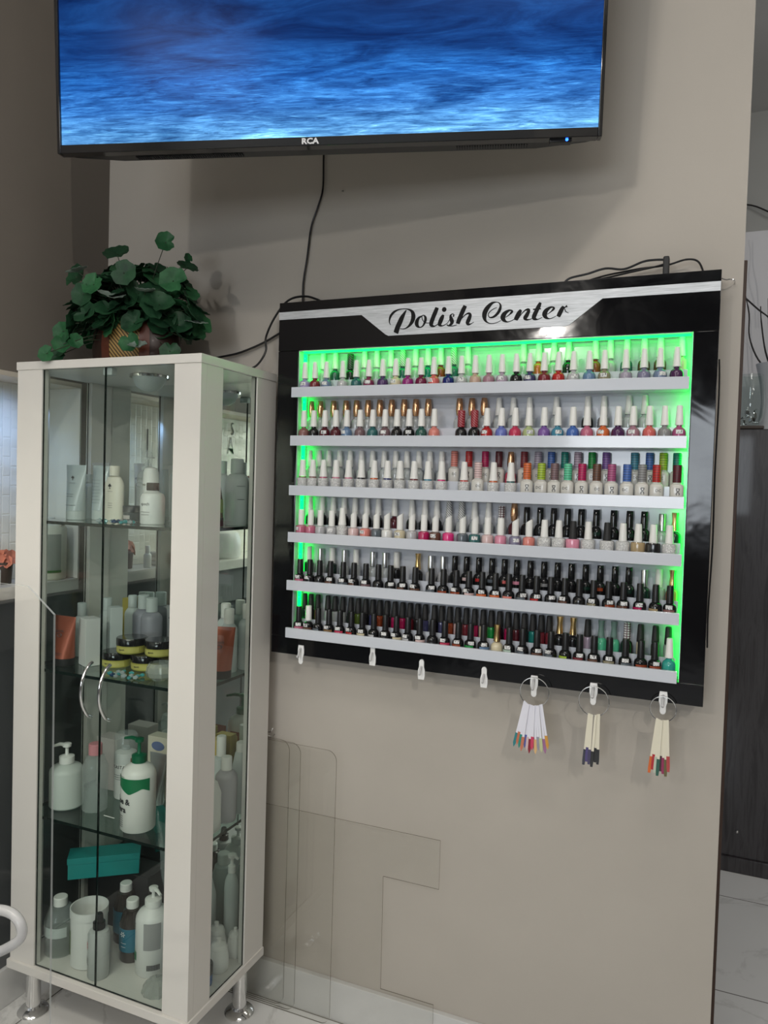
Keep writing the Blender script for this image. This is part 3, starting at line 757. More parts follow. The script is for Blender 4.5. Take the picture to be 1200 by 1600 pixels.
t = cap_bottle('lotion_bottle', 'white bottle with barcode label close to the side pane', 'bottle', -1.138, 1.545, Z, .022, .16, .185, M['white_plastic'], M['cap_white'], .013)
mb = MB()
for i in range(7): patch(.045, .018, .034, .0222, mb, ang=.75+i*.11, n=2)
mb.build('barcode', M['text_dark'], t)

# ---- cabinet floor
Z = -1.293+.0006
t = cap_bottle('lotion_bottle', 'clear round bottle with white cap at the left on the cabinet floor', 'bottle', -1.578, 1.548, Z, .041, .128, .151, M['clear_body'], M['cap_white'], .0185, shoulder=.7)
MB().lathe([(.0385, .003), (.0385, .055)], n=26).build('liquid', glass_mat('clear_liquid', (.75, .78, .74), .02), t)
patch(1.2, .055, .082, .0412).build('bottle_label', M['frosted'], t)
t = thing('white_tub', 'open white round tub with green label on the cabinet floor', 'tub', (-1.476, 1.548, Z))
mb = MB().lathe([(.044, 0), (.047, .003), (.047, .128), (.049, .129), (.049, .150), (.046, .150), (.044, .02), (0, .02)], n=32)
mb.build('tub_body', M['white_plastic'], t)
patch(.42, .030, .095, .0472, ang=-.95).build('tub_label', mat('leaf_green_label', (.10, .17, .035), .5), t)
lines('fine_print', t, .0472, .082, 3, .010, .010, ang=-.95)
t = thing('spray_bottle', 'slim white spray bottle with black nozzle on the cabinet floor', 'bottle', (-1.408, 1.512, Z))
MB().lathe([(.026, 0), (.0275, .003), (.0275, .112), (.024, .120), (.014, .125)], n=26).build('bottle_body', mat('pale_spray_plastic', (.50, .52, .51), .4), t)
MB().lathe([(.0155, .1255), (.0155, .142), (.011, .144), (.0095, .160), (.008, .164)], n=18).build('nozzle', M['black'], t)
text('print', 'F', .03, mat('red_print', (.5, .03, .03), .4), t, (0, 0, .08), rz=-.75, wrap=.0279, weight=.001)
lines('fine_print', t, .0277, .055, 4, .005, .012, ang=-.7)
for x, y, lab, lbl in ((-1.458, 1.668, 'dark brown glass bottle with white cap, rear of the two', 0), (-1.384, 1.610, 'dark brown glass bottle with teal label, front of the two', 1)):
    t = cap_bottle('medicine_bottle', lab, 'bottle', x, y, Z, .033, .138, .160, M['amber'], M['cap_white'], .0165, shoulder=.7)
    patch(1.1, .030, .092, .0333, ang=-.1).build('bottle_label', M['blue_label'], t)
    if lbl:
        mb = MB()
        for k in range(6):
            a = k*PI/3; mb.prism([(.0025*math.cos(a)-.0009*math.sin(a), .0025*math.sin(a)+.0009*math.cos(a)), (.0025*math.cos(a)+.0009*math.sin(a), .0025*math.sin(a)-.0009*math.cos(a)), (.0075*math.cos(a)+.0009*math.sin(a), .0075*math.sin(a)-.0009*math.cos(a)), (.0075*math.cos(a)-.0009*math.sin(a), .0075*math.sin(a)+.0009*math.cos(a))], -.0004, .0004)
        mb.build('spark_emblem', M['text_white'], t, (-.002, -.0345, .078))
        lines('fine_print', t, .0338, .055, 2, .01, .008, M['text_white'])
t = pump_bottle('pump_bottle', 'large white lotion pump bottle with green leaf label on the cabinet floor', 'bottle', -1.300, 1.592, Z, .0445, .172, .222, M['white_plastic'], M['cap_white'], rz=PI-.3, noz=.032, neck=.42)
lb = MB(); patch(.5, .075, .145, .0447, lb, ang=PI+.95); lb.build('back_label', mat('grey_print_block', (.33, .33, .33), .6), t)
lb = MB(); patch(.42, .040, .062, .0449, lb, ang=PI-.55); lb.build('green_leaf_print', M['green_print'], t)
lines('fine_print', t, .0445, .135, 3, .008, .014, ang=PI-.55)
mb = MB()
for i in range(9): patch(.03, .022, .036, .045, mb, ang=PI+.7+i*.085, n=2)
mb.build('barcode', M['text_dark'], t)
t = thing('crystal_dish', 'upturned cut glass dish beside the right post on the cabinet floor', 'dish', (-1.232, 1.530, Z))
mb = MB(); pr = [(.037, 0), (.036, .008), (.028, .022), (.014, .031), (.003, .033)]; vs = []; fs = []
for r, z in pr:
    for i in range(n): vs.append((r*(1+.07*(i % 2))*math.cos(2*PI*i/n), r*(1+.07*(i % 2))*math.sin(2*PI*i/n), z))
for j in range(len(pr)-1):
    for i in range(n): fs.append((j*n+i, j*n+(i+1) % n, (j+1)*n+(i+1) % n, (j+1)*n+i))
mb.add(vs, fs).build('dish_body', bpy.data.materials['cut_glass'], t, angle=10)
MB().box(-.135, .085, -.045, .045, 0, .170, bev=.003).build('black_box', M['black_matte'], None, (-1.490, 1.740, Z), label='large black box standing under the teal gift box', cat='box')
t = thing('gift_box', 'long teal gift box lying across the black box', 'box', (-1.540, 1.672, Z+.1712), rz=RAD(38))
MB().box(-.095, .095, -.032, .032, 0, .042, bev=.001).build('box_body', M['teal_box'], t)
MB().box(-.097, .097, -.034, .034, .0425, .060, bev=.001).build('lid', M['teal_box'], t)
t = thing('plastic_bag', 'clear plastic bag holding wooden sticks leaning in the cabinet', 'bag', (-1.312, 1.745, Z+.002))
mb = MB(); NX, NZ = 7, 12; vs = []; fs = []
for s in (-1, 1):
    for j in range(NZ+1):
        for i in range(NX+1):
            u = i/NX; w = j/NZ; e = math.sin(PI*u)*math.sin(PI*min(1, w+.02))
            vs.append((-.05+.085*u-.06*w+.004*math.sin(9*w+4*u), s*(.010*e+.0006)+.004*math.sin(7*u+9*w)*s, .31*w))
K = (NX+1)*(NZ+1)
for s in (0, 1):
    for j in range(NZ):
        for i in range(NX):
            a = s*K+j*(NX+1)+i; fs.append((a, a+1, a+NX+2, a+NX+1))
mb.add(vs, fs).build('bag_film', M['clear_body'], t)
for i in range(3):
    MB().tube([(-.018+.012*i, 0, .02), (-.062+.012*i, 0, .27)], .0035, 8).build('wooden_stick', M['cream_box'], t)
def knob_jar(x, y, r, h, s, body=None):
    t = thing('cream_pot', s, 'jar', (x, y, Z))
    MB().lathe([(r*.85, 0), (r, .006), (r*1.03, h*.40), (r*.86, h*.62), (r*.80, h*.66)], n=26).build('pot_body', body or M['white_plastic'], t)
    MB().lathe([(r*.84, h*.665), (r*.86, h*.70), (r*.7, h*.80), (r*.28, h*.86), (r*.22, h*.92), (r*.24, h*.96), (0, h)], n=26).build('lid', M['cap_white'], t)
knob_jar(-1.142, 1.665, .027, .088, 'white pot with knobbed lid nearest the side pane')
knob_jar(-1.185, 1.715, .028, .094, 'white pot with knobbed lid, left of the front pot')
knob_jar(-1.137, 1.735, .022, .080, 'small white pot with pointed lid in the rear corner')
t = thing('cap_jar', 'blue container with black lid near the side pane on the cabinet floor', 'jar', (-1.142, 1.600, Z))
MB().lathe([(.022, 0), (.023, .003), (.023, .028)], n=24).build('jar_body', M['blue'], t)
MB().lathe([(.024, .0285), (.024, .052), (.022, .055)], n=24).build('lid', M['black'], t)
t = cap_bottle('alcohol_bottle', 'white bottle with dark blue label at the back of cabinet floor', 'bottle', -1.250, 1.742, Z, .036, .185, .215, M['frosted'], M['cap_white'], .018, shoulder=.74)
patch(.7, .05, .115, .0382, ang=.45).build('bottle_label', mat('navy_label', (.02, .05, .12), .4), t)
t = pump_bottle('pump_bottle', 'frosted pump bottle behind the pots on the cabinet floor', 'bottle', -1.172, 1.764, Z, .020, .21, .262, M['frosted'], M['cap_white'], rz=PI, noz=.02)
carton('carton', 'bright blue carton in the cabinet behind the right front post', -1.205, 1.630, Z, .05, .05, .19, M['blue'], .3)

# ------------------------------------------------------------------ plant on the cabinet
pl = thing('potted_plant', 'artificial plant with round green leaves in a wooden basket on the cabinet', 'plant', (-1.432, 1.640, .2995))
ax, ay_ = .128, .085
def oval(prof, m, name, a0=0, a1=2*PI, grow=0.0, nn=40):
    mb = MB(); vs = []; fs = []
    full = abs(a1-a0-2*PI) < 1e-3; cnt = nn if full else nn+1
    for r, z in prof:
        for i in range(cnt):
            th = a0+(a1-a0)*i/nn
            vs.append(((ax*r+grow)*math.cos(th), (ay_*r+grow)*math.sin(th), z))
    for j in range(len(prof)-1):
        for i in range(nn if full else nn):
            a = j*cnt+i; b = j*cnt+((i+1) % cnt if full else i+1)
            fs.append((a, b, b+cnt, a+cnt))
    if full: fs += [tuple(reversed(range(cnt))), tuple(range((len(prof)-1)*cnt, len(prof)*cnt))]
    return mb.add(vs, fs).build(name, m, pl)
prof = [(.90, 0), (1.0, .012), (1.03, .05), (1.0, .088), (.94, .112)]
oval(prof, mat('dark_reddish_wood', (.022, .008, .006), .4, coat=.15), 'basket')
for a in (-1.75, -.86):
    oval([(r, z) for r, z in prof], mat('red_brown_strip', (.085, .02, .01), .35, coat=.3), 'wood_strip', a-.13, a+.09, .004, 8)
oval([(r, z) for r, z in prof], M['weave'], 'woven_panel', -1.66, -.99, .003, 10)
def leaf(mb, c, nrm, r, m, seed):
    rnd = random.Random(seed)
    nrm = Vector(nrm).normalized(); u = nrm.orthogonal().normalized(); w = nrm.cross(u)
    a0 = rnd.uniform(0, 6.28); N = 22; vs = [Vector(c)-nrm*r*.10]
    cup = rnd.uniform(.08, .28); fold = rnd.uniform(-.15, .25)
    for ring in (.35, .68, 1.0):
        for i in range(N):
            th = 2*PI*i/N
            notch = 1-.42*math.exp(-((th-PI)**2)/.10)
            rr = r*ring*(notch if ring > .5 else 1)*(1+.055*math.cos(7*th)*ring)
            vein = .030*r*math.cos(11*th)*ring
            x, y = rr*math.cos(th), rr*math.sin(th)
            hgt = cup*r*ring**2+vein+fold*abs(y)*ring+.03*r*math.sin(3*th+seed)
            X = x*math.cos(a0)-y*math.sin(a0); Y = x*math.sin(a0)+y*math.cos(a0)
            vs.append(Vector(c)+u*X+w*Y+nrm*hgt)
    fs = [(0, 1+i, 1+(i+1) % N) for i in range(N)]
    for k in range(2):
        for i in range(N): fs.append((1+k*N+i, 1+(k+1)*N+i, 1+(k+1)*N+(i+1) % N, 1+k*N+(i+1) % N))
    # second side a hair behind: real thickness
    k = len(vs); vs += [v-nrm*.0006 for v in vs]
    fs += [tuple(reversed([a+k for a in f])) for f in fs]
    for i in range(N):
        a = 1+2*N+i; b = 1+2*N+(i+1) % N; fs.append((a, a+k, b+k, b))
    mb.add([v[:] for v in vs], fs, m)
fol = MB(); stm = MB(); rnd = random.Random(5)
cam_dir = Vector((.65, -.75, -.05))
core = Vector((0, 0, .075))
def put(c, m=None, r=None, tilt=.6, nrm=None, seed=0):
    c = Vector(c)
    out = (c-Vector((0, .01, .06))).normalized()
    n_ = nrm or (out*.8+Vector((rnd.uniform(-1, 1), rnd.uniform(-1, .4), rnd.uniform(-.3, 1)))*tilt)
    leaf(fol, c, n_, r or rnd.uniform(.027, .038), m or rnd.choice([M['leaf'], M['leaf'], M['leaf'], M['leaf_pale']]), seed)
    stm.tube([core, core.lerp(c, .55)+Vector((0, 0, .02)), c], .0011, 5, smooth=3)
for i in range(330):
    th = rnd.uniform(0, 2*PI); ph = math.acos(rnd.uniform(.0, .98)); q = rnd.uniform(.35, 1.0)
    c = Vector((.20*q*math.sin(ph)*math.cos(th)-.005, min(.12*q*math.sin(ph)*math.sin(th), .125), .085+.20*q*math.cos(ph)))
    put(c, seed=i)
M2 = M['leaf_pale']; G2 = M['leaf_grey']
for c, m, r, nn_ in (((.115, -.03, .320), M2, .026, (.5, -.8, .1)), ((-.205, -.06, .100), M2, .027, (.2, -1, .1)), ((-.185, -.075, .062), M2, .027, (.4, -1, .2)),
                    ((-.215, -.05, .055), M['leaf'], .024, (0, -1, .2)), ((-.225, -.055, .034), M['leaf'], .024, (.2, -.9, .4)), ((-.128, -.185, .015), M2, .022, (.3, -1, .2)),
                    ((-.088, -.13, .055), M2, .020, (.9, -.6, .2)), ((.080, -.115, .045), M2, .026, (.3, -1, .25)), ((.108, -.12, .034), G2, .024, (.2, -.5, 1)),
                    ((.160, -.06, .030), M['leaf'], .027, (.5, -.9, .3)), ((.165, -.03, .075), M['leaf'], .026, (.7, .1, .8)), ((.195, .0, .115), G2, .030, (.2, -.2, 1)),
                    ((-.115, -.10, .245), G2, .030, (-.2, -.35, 1)), ((.02, -.12, .165), G2, .034, (.35, -.25, 1)), ((.105, -.09, .180), G2, .026, (.05, -.12, 1)),
                    ((-.16, -.06, .245), M['leaf'], .034, (-.1, -1, .3)), ((.0, -.08, .285), M['leaf'], .034, (.2, -.7, .7)), ((.15, -.04, .215), M2, .036, (.45, -.9, .3)),
                    ((-.04, -.12, .20), M2, .031, (.1, -1, .3)), ((-.07, -.125, .175), M['leaf'], .031, (.2, -1, .1)), ((.05, -.11, .225), M['leaf'], .033, (.4, -1, .1)),
                    ((-.195, -.03, .185), M['leaf'], .030, (-.3, -.5, .8)), ((-.05, -.13, .12), M['leaf'], .032, (0, -.9, .5)), ((.17, -.01, .255), M['leaf'], .028, (.5, -.3, .7)), ((.155, .01, .285), M2, .014, (1, -.2, .1))):
    put(c, m, r, nrm=nn_, seed=int(c[0]*1000)+700)
fol.build('foliage', M['leaf'], pl, kind='stuff')
stm.build('stems', mat('plant_stem', (.03, .04, .02), .6), pl)

# ------------------------------------------------------------------ television
tv = thing('television', 'wide flat television showing rippling blue sea, on the wall above', 'television', (-1.3844, 1.3166, .7333))
ty, tt = RAD(15.11), RAD(4.15)
tv.rotation_euler = Matrix(((math.cos(ty), 0, 0), (0, 1, 0), (0, 0, 1))).to_euler()
W = 1.20; HT = .70
wv = Vector((math.cos(ty), math.sin(ty), 0)); nv = Vector((math.sin(ty), -math.cos(ty), 0))
upv = Vector((0, 0, math.cos(tt)))+nv*math.sin(tt); bk = wv.cross(upv) * -1
bk = upv.cross(wv)
if bk.dot(nv) > 0: bk = -bk
tv.matrix_world = Matrix(((wv.x, bk.x, upv.x, -1.3844), (wv.y, bk.y, upv.y, 1.3166), (wv.z, bk.z, upv.z, .7333), (0, 0, 0, 1)))
# local axes: x along the screen, y towards the wall, z up
bz = MB()
bz.box(0, .0085, -.004, .022, 0, HT, bev=.0015); bz.box(W-.0085, W, -.004, .022, 0, HT, bev=.0015)
bz.box(.0085, W-.0085, -.004, .022, 0, .0185, bev=.0012); bz.box(.0085, W-.0085, -.004, .022, HT-.0085, HT, bev=.0012)
bz.build('bezel', M['black_gloss'], tv)
me = bpy.data.meshes.new('screen')
sx0, sx1, sz0, sz1 = .0085, W-.0085, .0185, HT-.0085
vs = [(sx0, .002, sz0), (sx1, .002, sz0), (sx1, .002, sz1), (sx0, .002, sz1), (sx0, .012, sz0), (sx1, .012, sz0), (sx1, .012, sz1), (sx0, .012, sz1)]
me.from_pydata(vs, [], [(0, 1, 2, 3), (5, 4, 7, 6), (0, 4, 5, 1), (3, 2, 6, 7), (0, 3, 7, 4), (1, 5, 6, 2)])
uvl = me.uv_layers.new(name='UVMap')
for lp in me.loops:
    v = vs[lp.vertex_index]; uvl.data[lp.index].uv = ((v[0]-sx0)/(sx1-sx0), (v[2]-sz0)/(sz1-sz0))
me.materials.append(M['sea']); link('screen', me, tv)
MB().box(.010, W-.010, .0015, .0019, .0186, .0200).build('screen_edge', M['silver'], tv)
hs = MB()
hs.prism([(.01, .0222), (W-.01, .0222), (W-.03, .036), (W-.13, .062), (.13, .062), (.03, .036)], .003, HT-.01, axis='z')
hs.build('housing', M['black'], tv, angle=25)
vt = MB()
for k in range(46): vt.box(.17+k*.0055, .1725+k*.0055, .034, .052, .0005, .0028)
for k in range(28): vt.box(W-.30+k*.0055, W-.2975+k*.0055, .034, .050, .0005, .0028)
vt.build('vent_slots', mat('vent_black', (.03, .03, .032), .6), tv)
text('logo', 'RCA', .0165, mat('logo_silver', (.75, .75, .76), .4), tv, (W*.4885, -.0042, .0088), weight=.0007, sx=1.15)
sn = MB().box(W-.105, W-.060, .005, .026, -.006, .0025, bev=.002).build('sensor', M['black'], tv)
MB().sphere((W-.070, .003, -.002), .0030, sz=1).build('power_light', mat('blue_power_light', (0, 0, .2), .4, emit=(.02, .12, 1), es=6), tv)
# wall arm carrying the television
am = thing('wall_mount', 'black wall arm carrying the television', 'mount', (-.85, 1.8485, 1.10))
MB().box(-.10, .10, -.014, .0, -.10, .10, bev=.003).build('wall_plate', M['black_matte'], am)
MB().box(-.02, .02, -.235, -.0145, -.03, .03, bev=.003).build('arm', M['black_matte'], am)
# ------------------------------------------------------------------ polish rack
rack = thing('polish_rack', 'black framed wall rack with green lights and six shelves of nail polish', 'rack', (-.524, 1.848, -.452))
rx, ry, rz_ = -.524, 1.848, -.452
def rk(mb, name, m=None, parent=None, **k):
    mb.v = [(x-rx, y-ry, z-rz_) for x, y, z in mb.v]
    return mb.build(name, m, parent or rack, **k)
fm = M['frame_black']
rk(MB().box(-1.061, .0127, 1.760, 1.848, .352, .4795, bev=.0012), 'frame_top', fm)
rk(MB().box(-1.061, .0127, 1.760, 1.848, -.452, -.405, bev=.0012), 'frame_bottom', fm)
rk(MB().box(-1.061, -1.000, 1.760, 1.848, -.4045, .3515, bev=.0012), 'frame_side', fm)
rk(MB().box(-.037, .0127, 1.760, 1.848, -.4045, .3515, bev=.0012), 'frame_side', fm)
rk(MB().box(-1.0, -.037, 1.8145, 1.820, -.4045, .3515), 'back_panel', M['shelf_white'])
for x in (-.9995, -.0385):
    rk(MB().box(x, x+.001, 1.762, 1.814, -.404, .351), 'side_lining', M['shelf_white'])
rk(MB().box(-.998, -.039, 1.762, 1.814, .3505, .3515), 'top_lining', M['shelf_white'])
rk(MB().box(-.9983, -.9972, 1.786, 1.804, -.402, .348), 'led_strip', M['led_green'], label='green light strip')
rk(MB().box(-.0398, -.0387, 1.786, 1.804, -.402, .348), 'led_strip', M['led_green'], label='green light strip')
rk(MB().box(-.994, -.042, 1.776, 1.796, .3490, .3502), 'led_strip', M['led_top'], label='green light strip')
bd = MB()
for k in range(26): bd.box(-.9971, -.9962, 1.789, 1.791, -.39+k*.029, -.388+k*.029)
rk(bd, 'led_beads', M['led_cyan'])
LZ = (.254, .128, -.002, -.125, -.252, -.378)
for z in LZ:
    mb = MB().box(-1.0085, -.0415, 1.742, 1.7505, z-.0265, z, bev=.0008)
    mb.box(-.996, -.0415, 1.7505, 1.7825, z-.0245, z-.019)
    mb.box(-.992, -.0465, 1.7825, 1.8142, z-.0245, z+.0088)
    mb.box(-.992, -.0465, 1.7812, 1.7824, z-.019, z+.021)
    rk(mb, 'shelf', M['shelf_white'])
# header plate and its lettering
poly = [(-1.0605, .4545), (-1.0605, .4345), (-.8200, .4335), (-.7530, .3815), (-.7450, .3775), (-.3080, .3775), (-.3000, .3800), (-.2290, .4345), (.0122, .4345), (.0122, .4545)]
hd = rk(MB().prism(poly, 1.7585, 1.7599), 'header_plate', M['brushed'])
STROKES = [[[-7390,4037,11],[-7427,4118,26],[-7403,4245,52],[-7320,4345,52],[-7204,4400,30],[-7066,4415,19],[-6949,4400,25],[-6842,4348,59],[-6797,4258,92],[-6798,4151,97],[-6847,4046,72],[-6929,3963,38],[-7029,3923,19],[-7136,3934,13]],
    [[-6980,4382,17],[-7027,4311,55],[-7095,4197,102],[-7147,4083,115],[-7201,3968,115],[-7234,3861,120],[-7246,3832,107]],
    [[-6566,4209,25],[-6648,4167,54],[-6697,4076,88],[-6684,3988,75],[-6615,3936,25],[-6533,3970,33],[-6478,4079,58],[-6475,4170,54],[-6520,4225,21],[-6566,4209,25]],
    [[-6569,4195,17],[-6541,4106,17],[-6467,4040,17],[-6369,4029,14]],
    [[-6179,4390,82],[-6223,4281,94],[-6274,4158,95],[-6316,4035,95],[-6309,3973,78],[-6243,3944,29],[-6166,3979,16],[-6106,4023,12]],
    [[-6014,4206,45],[-6049,4135,90],[-6092,4032,94],[-6100,3975,78],[-6046,3943,29],[-5962,3967,16],[-5883,4030,12],[-5811,4194,12]],
    [[-5761,4145,36],[-5751,4198,20],[-5796,4212,20],[-5831,4170,48],[-5812,4093,81],[-5790,4025,85],[-5814,3969,57],[-5879,3938,28],[-5917,3965,28]],
    [[-5879,3930,16],[-5778,3925,14],[-5668,3945,14]],
    [[-5470,4389,79],[-5516,4294,96],[-5572,4164,96],[-5618,4053,96],[-5643,3969,84]],
    [[-5623,3968,10],[-5562,4069,14],[-5470,4168,22],[-5382,4202,40],[-5341,4160,67],[-5368,4067,87],[-5399,3987,83],[-5375,3944,55],[-5316,3950,20],[-5247,3988,10]],
    [[-4697,4298,12],[-4792,4259,16],[-4875,4193,18],[-4895,4127,18],[-4855,4074,24],[-4765,4084,44],[-4678,4152,60],[-4622,4245,63],[-4608,4340,40],[-4652,4404,20],[-4722,4424,20],[-4817,4404,56],[-4913,4317,92],[-4978,4209,104],[-4990,4103,93],[-4959,4004,48],[-4876,3942,20],[-4780,3926,14],[-4671,3949,12],[-4584,3989,12]],
    [[-4477,4053,12],[-4391,4111,24],[-4331,4173,51],[-4351,4208,31],[-4414,4205,47],[-4506,4141,91],[-4541,4057,106],[-4508,3984,67],[-4432,3945,22],[-4347,3963,14],[-4266,4003,12]],
    [[-4118,4207,50],[-4158,4143,89],[-4213,4038,93],[-4238,3976,78]],
    [[-4195,3970,12],[-4118,4089,14],[-4028,4184,27],[-3954,4199,58],[-3941,4158,69],[-3982,4071,85],[-4012,4012,85],[-3978,3971,42],[-3901,3972,15],[-3826,4005,11]],
    [[-3671,4345,49],[-3708,4262,84],[-3764,4143,88],[-3808,4033,92],[-3793,3984,73],[-3725,3962,19],[-3617,4002,11]],
    [[-3837,4195,27],[-3747,4204,25],[-3652,4198,21]],
    [[-3505,4065,11],[-3423,4122,23],[-3363,4184,49],[-3383,4219,30],[-3445,4215,45],[-3533,4153,87],[-3566,4071,102],[-3535,3999,64],[-3460,3963,21],[-3380,3979,13],[-3303,4015,11]],
    [[-3143,4225,48],[-3178,4163,82],[-3230,4054,89],[-3256,3998,78]],
    [[-3244,3980,11],[-3171,4116,15],[-3103,4201,22],[-3060,4224,52]],
    [[-3113,4164,17],[-3087,4101,17],[-3021,4065,9]]]
DOT = (-0.5998,0.4332)

mb = MB(); yy = 0
for si, st in enumerate(STROKES):
    P = [Vector((x*1e-4, z*1e-4, w*1e-4)) for x, z, w in st]
    P = crv(P, 6); L = len(P); ya = 1.7578-(si % 5)*.00004; vs = []; fs = []
    for i, p in enumerate(P):
        t = P[min(i+1, L-1)]-P[max(i-1, 0)]; t = Vector((t.x, t.y)); t = t.normalized() if t.length > 1e-9 else Vector((1, 0))
        # broad strokes are cut by a flat pen: width measured along x for steep strokes
        nrm = Vector((-t.y, t.x)); hw = p.z*.56
        for yv in (ya, 1.7584):
            vs.append((p.x+nrm.x*hw, yv, p.y+nrm.y*hw)); vs.append((p.x-nrm.x*hw, yv, p.y-nrm.y*hw))
    for i in range(L-1):
        a = 4*i; b = a+4
        fs += [(a, a+1, b+1, b), (a+2, b+2, b+3, a+3), (a, b, b+2, a+2), (a+1, a+3, b+3, b+1)]
    fs += [(0, 2, 3, 1), (4*L-4, 4*L-3, 4*L-1, 4*L-2)]
    mb.add(vs, fs)
mb.prism([(DOT[0]+.0058*math.cos(a*PI/10), DOT[1]+.0058*math.sin(a*PI/10)) for a in range(20)], 1.7577, 1.7584)
lt = rk(mb, 'lettering', mat('black_letter_vinyl', (.004, .004, .004), .5, spec=.2), label='black script lettering Polish Center'); lt.parent = hd
hd_loc = hd.location.copy()

# ------------------------------------------------------------------ the polishes
COLORS = dict(lavender=(.36, .30, .52), dark_red=(.18, .02, .03), slate_blue=(.17, .22, .34), silver=(.45, .45, .46), dark_teal=(.03, .13, .13), wine=(.22, .03, .09),
    dark_purple=(.07, .03, .12), cream=(.62, .55, .38), magenta=(.28, .02, .18), burgundy=(.15, .01, .05), coral=(.62, .13, .12), navy=(.01, .02, .14), beige=(.52, .36, .28),
    mauve=(.36, .19, .24), pale_mauve=(.42, .33, .42), black=(.010, .010, .011), indigo=(.05, .05, .13), red=(.42, .02, .02), steel_blue=(.13, .22, .36), taupe=(.27, .24, .16),
    lilac=(.34, .30, .38), violet_grey=(.20, .19, .29), plum=(.07, .02, .08), pale_green=(.42, .55, .46), dark_green=(.02, .09, .07), teal=(.01, .20, .17), rust=(.28, .05, .015), orange=(.62, .14, .04),
    brown=(.12, .055, .035), brown_rose=(.24, .11, .10), maroon=(.09, .012, .02), mauve_brown=(.18, .11, .12), salmon=(.68, .23, .19), periwinkle=(.14, .18, .50), rose_red=(.52, .04, .10),
    pale_lime=(.42, .50, .24), purple=(.20, .10, .34), teal_blue=(.06, .24, .34), blue=(.06, .14, .42), rose=(.50, .14, .22), grey=(.25, .25, .25), magenta_rose=(.38, .08, .20), clear=(.5, .52, .52),
    pink=(.68, .26, .36), hot_pink=(.70, .03, .20), greige=(.38, .36, .33), pale_pink=(.66, .48, .47), lime=(.34, .48, .04), mint=(.10, .52, .30), crimson=(.42, .01, .09), green=(.01, .26, .05), lilac2=(.3, .2, .4),
    slate=(.10, .12, .14), white=(.72, .72, .70), gold_beige=(.38, .28, .15), green_black=(.008, .03, .02), copper=(.5, .2, .1), gold_brown=(.22, .13, .05), olive_green=(.09, .14, .02), sea_green=(.03, .32, .27))
CM = {}
def cmat(c, kind='lacquer'):
    k = (c, kind)
    if k not in CM:
        rgb = COLORS[c]; nm = f'{c}_{kind}'
        if c == 'clear' and kind == 'lacquer': CM[k] = mat(nm, (.45, .48, .48), .12, coat=.6)
        elif kind == 'lacquer': CM[k] = mat(nm, rgb, .22, coat=.6)
        else:
            m = mat(nm, rgb, .35)
            v = coords(m); s = nd(m, 'ShaderNodeSeparateXYZ'); lk(m, v, s.inputs[0])
            def sine(sock, fr):
                a = nd(m, 'ShaderNodeMath', operation='MULTIPLY'); lk(m, sock, a.inputs[0]); a.inputs[1].default_value = fr
                b = nd(m, 'ShaderNodeMath', operation='SINE'); lk(m, a.outputs[0], b.inputs[0]); return b.outputs[0]
            if kind == 'twist':
                ad = nd(m, 'ShaderNodeMath', operation='ADD'); lk(m, s.outputs[0], ad.inputs[0]); lk(m, s.outputs[2], ad.inputs[1])
                f = sine(ad.outputs[0], 1050); cols = [(0, (.10, .10, .10)), (.6, rgb)]
                if c == 'slate': cols = [(0, (.1, .1, .1)), (.45, (.6, .62, .6)), (1, (.7, .7, .7))]
                elif c != 'black': cols = [(0, (.42, .16, .17)), (.4, (.25, .008, .02)), (.8, (.25, .008, .02))]
            else:
                f = sine(s.outputs[2], 1150); cols = [(0, tuple(x*.22+.02 for x in rgb)), (.25, rgb)]
                if kind == 'check':
                    x_ = sine(s.outputs[0], 900); mm = nd(m, 'ShaderNodeMath', operation='MINIMUM'); lk(m, f, mm.inputs[0]); lk(m, x_, mm.inputs[1]); f = mm.outputs[0]
                    cols = [(0, (.07, .01, .02)), (.2, (.7, .7, .7))]
            mr = nd(m, 'ShaderNodeMapRange'); lk(m, f, mr.inputs[0]); mr.inputs[1].default_value = -1; mr.inputs[2].default_value = 1
            r = ramp(m, cols, mr.outputs[0], 'CONSTANT' if kind == 'check' else 'LINEAR'); lk(m, r.outputs[0], bsdf(m).inputs['Base Color'])
            CM[k] = m
    return CM[k]

def lm_(prof, n=16, sq=2.0, name='m', ay=1.0):
    me = MB().lathe(prof, n=n, sq=sq, ay=ay).mesh(name, 40); me.materials.append(None); return me
body_O = lm_([(.0135, 0), (.0144, .002), (.0144, .026), (.0138, .031), (.0118, .035), (.0080, .038), (.0062, .040), (.0062, .0425)], name='bottle_body')
cap_O = lm_([(.0092, .043), (.0090, .046), (.0066, .083), (.0060, .0852), (.0045, .0858)], name='cap')
body_G = lm_([(.0125, 0), (.0132, .002), (.0142, .036), (.0138, .0385), (.0120, .0395)], name='bottle_body', sq=2.6, ay=.95)
ring_G = lm_([(.0098, .0396), (.0098, .0428)], name='neck_ring')
cap_G = lm_([(.0108, .0432), (.0094, .052), (.0070, .084), (.0062, .087)], name='cap')
body_D = lm_([(.0138, 0), (.0147, .002), (.0147, .038), (.0140, .0425), (.0110, .0455), (.0086, .047), (.0086, .0485)], sq=4.0, n=20, name='bottle_body', ay=.88)
cap_D = lm_([(.0093, .049), (.0093, .085), (.0086, .087)], name='cap')
cap_T = lm_([(.0072, .0435), (.0078, .047), (.0094, .058), (.0090, .070), (.0074, .085), (.0068, .086)], name='cap')
cap_S = lm_([(.0088, .0405), (.0092, .044), (.0092, .078), (.0082, .081)], name='cap')
body_A = lm_([(.0132, 0), (.0141, .002), (.0141, .032), (.0132, .0355), (.0085, .037), (.0075, .0378)], name='bottle_body')
